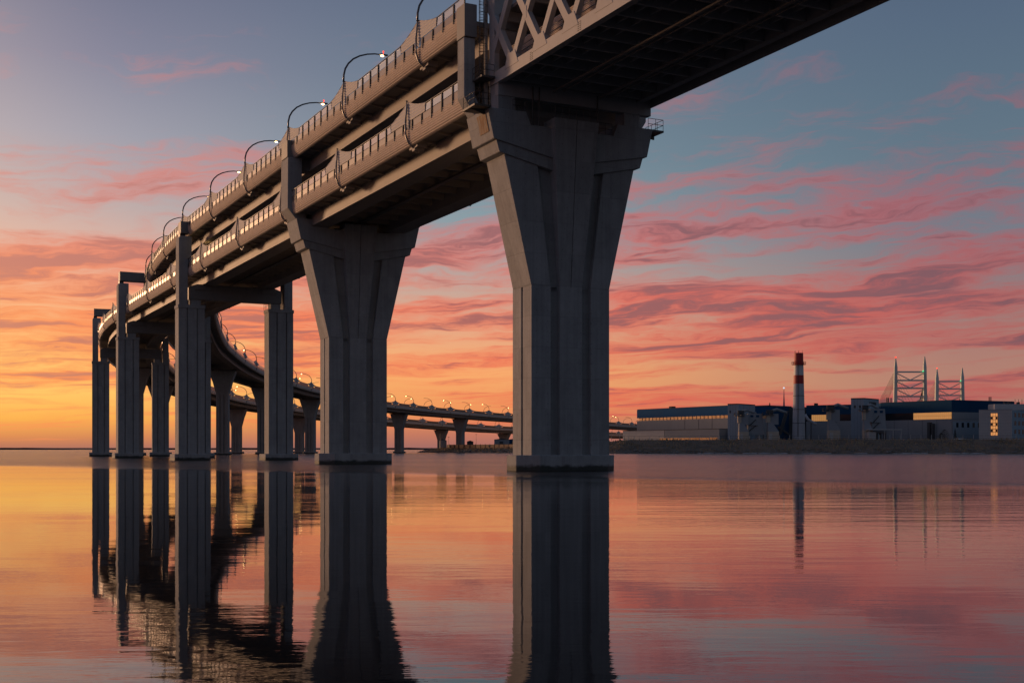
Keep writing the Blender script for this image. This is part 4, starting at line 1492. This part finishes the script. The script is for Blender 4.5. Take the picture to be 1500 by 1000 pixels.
dust_filter('leftmost dust filter with a beige base, just right of the pale stair tower', 1083, 1097, 655, 600, True)
dust_filter('second dust filter from the left, standing just left of the chimney', 1125, 1141, 655, 599, False)
dust_filter('third dust filter with its gantry, between chimney and light blue tower', 1214, 1231, 648, 592, False)
dust_filter('rightmost dust filter, in front of the light blue tower', 1266, 1279, 640, 592, True)
dk = thing('conveyor', 'dark zigzag conveyor housing just left of the chimney', 'conveyor', (PX(1150, 690), 690, GZ))
MB().prism([(-3.5, 0, 3), (-2.0, 0, 3), (2.2, 0, 16.6), (.6, 0, 16.6)], [(-3.5, 3, 3), (-2.0, 3, 3), (2.2, 3, 16.6), (.6, 3, 16.6)]).build('chute', M_DKW, dk)
MB().prism([(-3.5, .2, 8), (-3.5, .2, 6.6), (4.0, .2, 1.6), (4.0, .2, 3.0)], [(-3.5, 2.6, 8), (-3.5, 2.6, 6.6), (4.0, 2.6, 1.6), (4.0, 2.6, 3.0)]).build('chute', M_DKW, dk)
for x in (-3, 0, 3.2):
    MB().box(x, x + .3, 1, 1.3, -.5, 8).build('leg', M_DKW, dk)
pp = thing('slanting_pipe', 'pale slanting pipe leaving the chimney towards the amber lit hall', 'pipe', (PX(1187, 690), 690, GZ))
MB().tube([(-3.0, 0, 14.5), (-1.2, 0, 11.6), (2.0, 0, 9.8), (3.2, 0, 9.0)], .8, 8).build('tube', M_CHIM, pp, smooth=True)
MB().box(.2, .6, -.3, .3, -.5, 10.2).build('leg', M_DKW, pp)

# open canopy
cp = thing('canopy', 'open flat-roofed canopy on posts in front of the big blue hall', 'canopy', (PX(1297, 636), 636, GZ))
MB().box(-8.7, 8.7, 0, 6, 4.9, 5.4).build('roof', M_PALEW, cp, .05)
for x in (-8.4, -.4, 4.0, 8.2):
    MB().box(x, x + .3, .3, .6, -.4, 4.9).build('post', M_PALEW, cp)
MB().box(-8.3, -4.4, 1.5, 5.6, -.4, 4.0).build('cabin', M_PALEW, cp)
for x in (-3.6, -1.8, .6):
    MB().box(x, x + 1.3, 5.2, 5.5, -.2, 3.4).build('gate', M_DKW, cp)

# chimney
YC = 664
ch = thing('chimney', 'tall round chimney with red and white bands at its top', 'chimney', (PX(1170, YC), YC, GZ))
zT = PZ(517, YC) - GZ
r0, r1 = 3.5, 2.35


def rad(z):
    return r0 + (r1 - r0) * z / zT


def ringband(z0, z1, name, m_, dr=0.0, n=24):
    mb_ = MB()
    for z in (z0, z1):
        for j in range(n):
            q = 2 * math.pi * j / n
            mb_.v.append(((rad(z) + dr) * math.cos(q), (rad(z) + dr) * math.sin(q), z))
    for j in range(n):
        mb_.f.append((j, (j + 1) % n, n + (j + 1) % n, n + j))
    mb_.f.append(tuple(range(n, 2 * n)))
    return mb_.build(name, m_, ch, smooth=False)


def zc(py):
    return PZ(py, YC) - GZ


ringband(-1, zc(562), 'stack', M_CHIM)
ringband(zc(562), zc(549.5), 'red_band', M_RED_P, .01)
ringband(zc(549.5), zc(535), 'white_band', M_WHITE_P, .01)
ringband(zc(535), zT, 'red_band', M_RED_P, .01)
for py in (580, 600, 620):
    ringband(zc(py), zc(py) + .25, 'hoop', M_DKW, .07)
pf = MB()
zz = zc(534)
for j in range(16):
    q0, q1 = 2 * math.pi * j / 16, 2 * math.pi * (j + 1) / 16
    a, c = 2.55, 3.9
    pf.prism([(a * math.cos(q0), a * math.sin(q0), zz), (c * math.cos(q0), c * math.sin(q0), zz), (c * math.cos(q1), c * math.sin(q1), zz), (a * math.cos(q1), a * math.sin(q1), zz)],
             [(a * math.cos(q0), a * math.sin(q0), zz + .2), (c * math.cos(q0), c * math.sin(q0), zz + .2), (c * math.cos(q1), c * math.sin(q1), zz + .2), (a * math.cos(q1), a * math.sin(q1), zz + .2)])
pf.build('gallery', M_RED_P, ch)
rl = MB()
railing(rl, [(3.8 * math.cos(2 * math.pi * j / 12), 3.8 * math.sin(2 * math.pi * j / 12), zz + .2) for j in range(13)], 1.3, .07, 2.2)
rl.build('railing', M_RED_P, ch)
for q in (.3, 1.4, 2.6, 3.6, 4.5, 5.5):
    MB().tube([(2.2 * math.cos(q), 2.2 * math.sin(q), zT - .3), (2.2 * math.cos(q), 2.2 * math.sin(q), zT + 1.3)], .07, 4).build('lightning_rod', M_DKW, ch)

ld = MB()
for xx in (-.3, .3):
    ld.tube([(xx - 1.2, -rad(2) - .02, 2), (xx - .8, -rad(zT - 4) - .02, zT - 4)], .06, 4)
for k in range(40):
    f = k / 39
    zz2 = 2 + (zT - 6) * f
    ld.box(-1.5 + .4 * f, -.9 + .4 * f, -rad(zz2) - .05, -rad(zz2) + .35, zz2, zz2 + .1)
ld.build('ladder', M_DKW, ch)

# fence along the bank top
fe = thing('bank_fence', 'thin post and rail fence along the top of the bank in front of the works', 'fence', (PX(1000, 650), 650, GZ))
post = MB().box(-.11, .11, -.11, .11, -.3, 2.3).mesh('post', M_PALEW)
fp_ = []
for i, p in enumerate(pl):
    if p[1] < 660 and 40 < p[0] < 330:
        fp_.append(Vector((p[0] + NRM[i].x * 17.5, p[1] + NRM[i].y * 17.5, GZ)))
for p in fp_:
    place('post', post, fe, p, world=True)
rl = MB()
for h_ in (.7, 1.9):
    rl.tube(fp_[0:1] and [v + Vector((0, 0, h_)) for v in fp_], .07, 4)
rl.build('rail', M_RAIL, fe, world=True)
fs = thing('spit_fence', 'rust coloured panel fence on the spit below the far viaduct', 'fence', (-30, 780, 4))
sp_ = [(p[0] + NRM[i].x * 14, p[1] + NRM[i].y * 14, 3.4) for i, p in enumerate(pl) if 690 < p[1] < 800 and p[0] > -55]
for a, c in zip(sp_, sp_[1:]):
    MB().add([(a[0], a[1], a[2] - 1), (c[0], c[1], c[2] - 1), (c[0], c[1], c[2] + 1.8), (a[0], a[1], a[2] + 1.8), (a[0], a[1] + .12, a[2] - 1), (c[0], c[1] + .12, c[2] - 1), (c[0], c[1] + .12, c[2] + 1.8), (a[0], a[1] + .12, a[2] + 1.8)],
             [(0, 1, 2, 3), (7, 6, 5, 4), (0, 4, 5, 1), (1, 5, 6, 2), (2, 6, 7, 3), (3, 7, 4, 0)]).build('panel', M_RUST, fs, world=True)
    MB().box(a[0] - .1, a[0] + .1, a[1] - .15, a[1] + .2, a[2] - 1, a[2] + 2.2).build('post', M_RAIL, fs, world=True)

# masts and sheds on the spit
for px, py, label in ((645, 633, 'slim lamp mast on the spit beside the pale storage tank'), (657, 640, 'short mast on the spit left of the upper viaduct pier'), (697.5, 636, 'lone slim mast standing right of the upper viaduct pier on the spit')):
    y = 800
    t = thing('mast', label, 'mast', (PX(px, y), y, 3))
    MB().tube([(0, 0, -1), (0, 0, PZ(py, y) - 3)], .16, 5, .08).build('pole', M_RAIL, t)
    MB().box(-.6, .6, -.1, .1, PZ(py, y) - 3.1, PZ(py, y) - 2.9).build('arm', M_RAIL, t)
tk = thing('storage_tank', 'small grey storage tank on the spit under the viaducts', 'tank', (PX(649, 815), 815, 3))
MB().tube([(0, 0, -1), (0, 0, 5.0)], 2.4, 14).build('shell', M_GREYW, tk)
MB().tube([(0, 0, 5.0), (0, 0, 5.9)], 2.4, 14, .4).build('roof', M_ROOF, tk)
for px0, px1, py, y, m_, label in ((684, 693, 646.5, 790, M_DKW, 'dark shed on the spit beside the upper viaduct pier'), (724, 746, 643.5, 770, M_GREYW, 'long grey shed on the spit under the lower viaduct'), (742, 762, 644, 775, M_BLUEW, 'blue container shed on the spit left of the nearest pier')):
    t = thing('shed', label, 'shed', (PX((px0 + px1) / 2, y), y, 4.5))
    hw = (PX(px1, y) - PX(px0, y)) / 2
    hh = PZ(py, y) - 4.5
    MB().box(-hw, hw, 0, 6, -2, hh).build('wall', m_, t)
    MB().face_y([(-hw - .2, hh), (hw + .2, hh), (0, hh + .7)], -.2, 6.2).build('roof', M_ROOF, t)
    MB().box(-hw * .3, hw * .2, -.08, -.01, -1, hh * .7).build('door', M_DKW, t)

# bushes and a small fir in front of the hall
M_LEAF = simple('evergreen', (.028, .036, .024), .8, 0, .4, .6)
M_BARK = simple('bark', (.06, .045, .035), .9, 0, .3, 1)
for px, y, w_, h_, lab, fir in ((1383.5, 648, 2.6, 5.4, 'round dark bush in front of the amber lit hall', False), (1399, 650, 1.6, 5.6, 'small dark fir right of the round bush', True), (1379, 652, 1.8, 3.6, 'low dark bush left of the round bush', False)):
    t = thing('fir_tree' if fir else 'bush', lab, 'tree' if fir else 'bush', (PX(px, y), y, GZ))
    MB().tube([(0, 0, -.4), (.05, 0, h_ * .6)], .14, 5, .05).build('trunk', M_BARK, t)
    lf = MB()
    for _ in range(900):
        if fir:
            z = random.uniform(.1, 1)
            r_ = w_ * (1 - z) * (.75 + .35 * math.sin(z * 26)) * math.sqrt(random.random())
        else:
            z = random.random()
            r_ = w_ * math.sqrt(max(0, 1 - (2 * z - .85) ** 2 * .8)) * random.random() ** .4 * random.uniform(.75, 1.1)
        q = random.uniform(0, 6.28)
        c = Vector((r_ * math.cos(q), r_ * math.sin(q), z * h_))
        d1 = Vector((random.gauss(0, 1), random.gauss(0, 1), random.gauss(0, 1))).normalized() * .24
        d2 = Vector((random.gauss(0, 1), random.gauss(0, 1), random.gauss(0, 1))).normalized() * .24
        lf.add([c, c + d1, c + d2], [(0, 1, 2)])
    lf.build('crown', M_LEAF, t)

# skiff drawn up on the bank
sk = thing('skiff', 'white upturned skiff lying on the bank left of the office block', 'boat', (PX(1406, 634), 634, GZ))
hull = MB()
ns = 10
for i in range(ns + 1):
    u = i / ns * 2 - 1
    wd = .9 * (1 - abs(u) ** 2.5) + .05
    for q in range(5):
        a = math.pi * q / 4
        hull.v.append((u * 3.4, wd * math.cos(a), .55 * math.sin(a) * (1 - abs(u) ** 3) + .02))
for i in range(ns):
    for q in range(4):
        a = i * 5 + q
        hull.f.append((a, a + 1, a + 6, a + 5))
hull.build('hull', M_WHITE_P, sk, smooth=True)
MB().box(-3.2, 3.2, -.05, .05, .5, .64).build('keel', M_PALEW, sk)

# ------------------------------------------------------------------ far landmarks
M_TOWER = simple('tower_glass', (.10, .16, .24), .25, .3, .1, .01)
ts = thing('spire_tower', 'very distant slender glass tower tapering to a spire, left of the chimney', 'tower', (PX(1148.3, 9000), 9000, 0))
tw = MB()
n_, lv = 5, 14
for i in range(lv + 1):
    z = 452 * i / lv
    r_ = 20 * max(.04, 1 - (i / lv)) ** .9 + .6
    for j in range(n_):
        q = 2 * math.pi * j / n_ + i * .1
        tw.v.append((r_ * math.cos(q), r_ * math.sin(q), z))
for i in range(lv):
    for j in range(n_):
        tw.f.append((i * n_ + j, i * n_ + (j + 1) % n_, (i + 1) * n_ + (j + 1) % n_, (i + 1) * n_ + j))
tw.build('shaft', M_TOWER, ts)
MB().sphere((0, 0, 452), 7, 6, 4).build('tip_light', emis('tip_light', (.8, .9, 1), .7), ts)

M_PYL = simple('pylon_paint', (.72, .76, .68), .8, .0, .1, .05, spec=.2)
M_CAB = simple('cable', (.16, .15, .15), .6, .2, .1, .1)
M_GREEN = emis('green_light', (.1, 1, .4), 1)


def pylon(label, xl, yl, xr, yr, y, rungs):
    t = thing('bridge_pylon', label, 'pylon', (PX((xl + xr) / 2, y), y, 0), 0, 'pylons of the distant cable-stayed bridge')
    ox = t.location.x
    lx, rx = PX(xl, y) - ox, PX(xr, y) - ox
    k = y / 1800
    for x, py, sg in ((lx, yl, -1), (rx, yr, 1)):
        zt = PZ(py, y)
        hw = 2.5 * k
        MB().prism([(x - hw * 1.15 + sg * 1.5, -hw, 0), (x + hw * 1.15 + sg * 1.5, -hw, 0), (x + hw * 1.15 + sg * 1.5, hw, 0), (x - hw * 1.15 + sg * 1.5, hw, 0)],
                   [(x - hw * .85, -hw * .8, zt - 14 * k), (x + hw * .85, -hw * .8, zt - 14 * k), (x + hw * .85, hw * .8, zt - 14 * k), (x - hw * .85, hw * .8, zt - 14 * k)]).build('leg', M_PYL, t)
        MB().prism([(x - hw * .85, -hw * .8, zt - 14 * k + .002), (x + hw * .85, -hw * .8, zt - 14 * k + .002), (x + hw * .85, hw * .8, zt - 14 * k + .002), (x - hw * .85, hw * .8, zt - 14 * k + .002)],
                   [(x - hw * .2, -hw * .2, zt), (x + hw * .2, -hw * .2, zt), (x + hw * .2, hw * .2, zt), (x - hw * .2, hw * .2, zt)]).build('leg_tip', M_PYL, t)
    MB().sphere((lx, 0, PZ(yl, y) + .8), 1.1, 6, 4).build('beacon', M_RED, t)
    MB().sphere((rx - 3.4 * k, -3, PZ(rungs[0], y) + 1), .9, 6, 4).build('green_light', M_GREEN, t)
    for py in rungs:
        z = PZ(py, y)
        MB().box(lx, rx, -1.2, 1.2, z - 1.0, z + 1.0).build('crossbeam', M_PYL, t)
    mx = (lx + rx) / 2
    for a, c in zip(rungs, rungs[1:] + [rungs[-1] + 13]):
        za, zb = PZ(a, y), PZ(c, y)
        for xs in (lx, rx):
            MB().tube([(xs, 0, za - 1), (mx, 0, zb + .5)], .65, 4).build('brace', M_PYL, t)
    for x, sg in ((lx, -1), (rx, 1)):
        for i in range(9):
            zt = PZ(rungs[0] - 4 + i * 2.2, y)
            far_ = (62 - i * 6.0) * k * .42
            MB().tube([(x, 0, zt), (x + sg * far_, 80 + 0 * i, 22)], .3, 3).build('stay_cable', M_CAB, t)
        for i in range(4):
            zt = PZ(rungs[0] - 2 + i * 5, y)
            MB().tube([(x, 0, zt), (x - sg * (30 - i * 7) * k, -60, 22)], .15, 3).build('stay_cable', M_CAB, t)
    return t


pylon('taller left pylon of the distant cable-stayed bridge above the blue hall', 1312, 524, 1354.5, 522, 1650, [544.6, 557, 568.5, 580.5])
pylon('smaller right pylon of the distant cable-stayed bridge above the blue hall', 1372.5, 540, 1409.5, 538.5, 1950, [558.5, 569.3, 579, 588])
mb = MB().box(PX(1240, 1800), PX(1480, 1800), 1640, 1990, 17, 20)
tag(mb.build('cable_stayed_deck', M_GREYW), 'low road deck of the distant cable-stayed bridge hidden behind the hall', 'bridge')
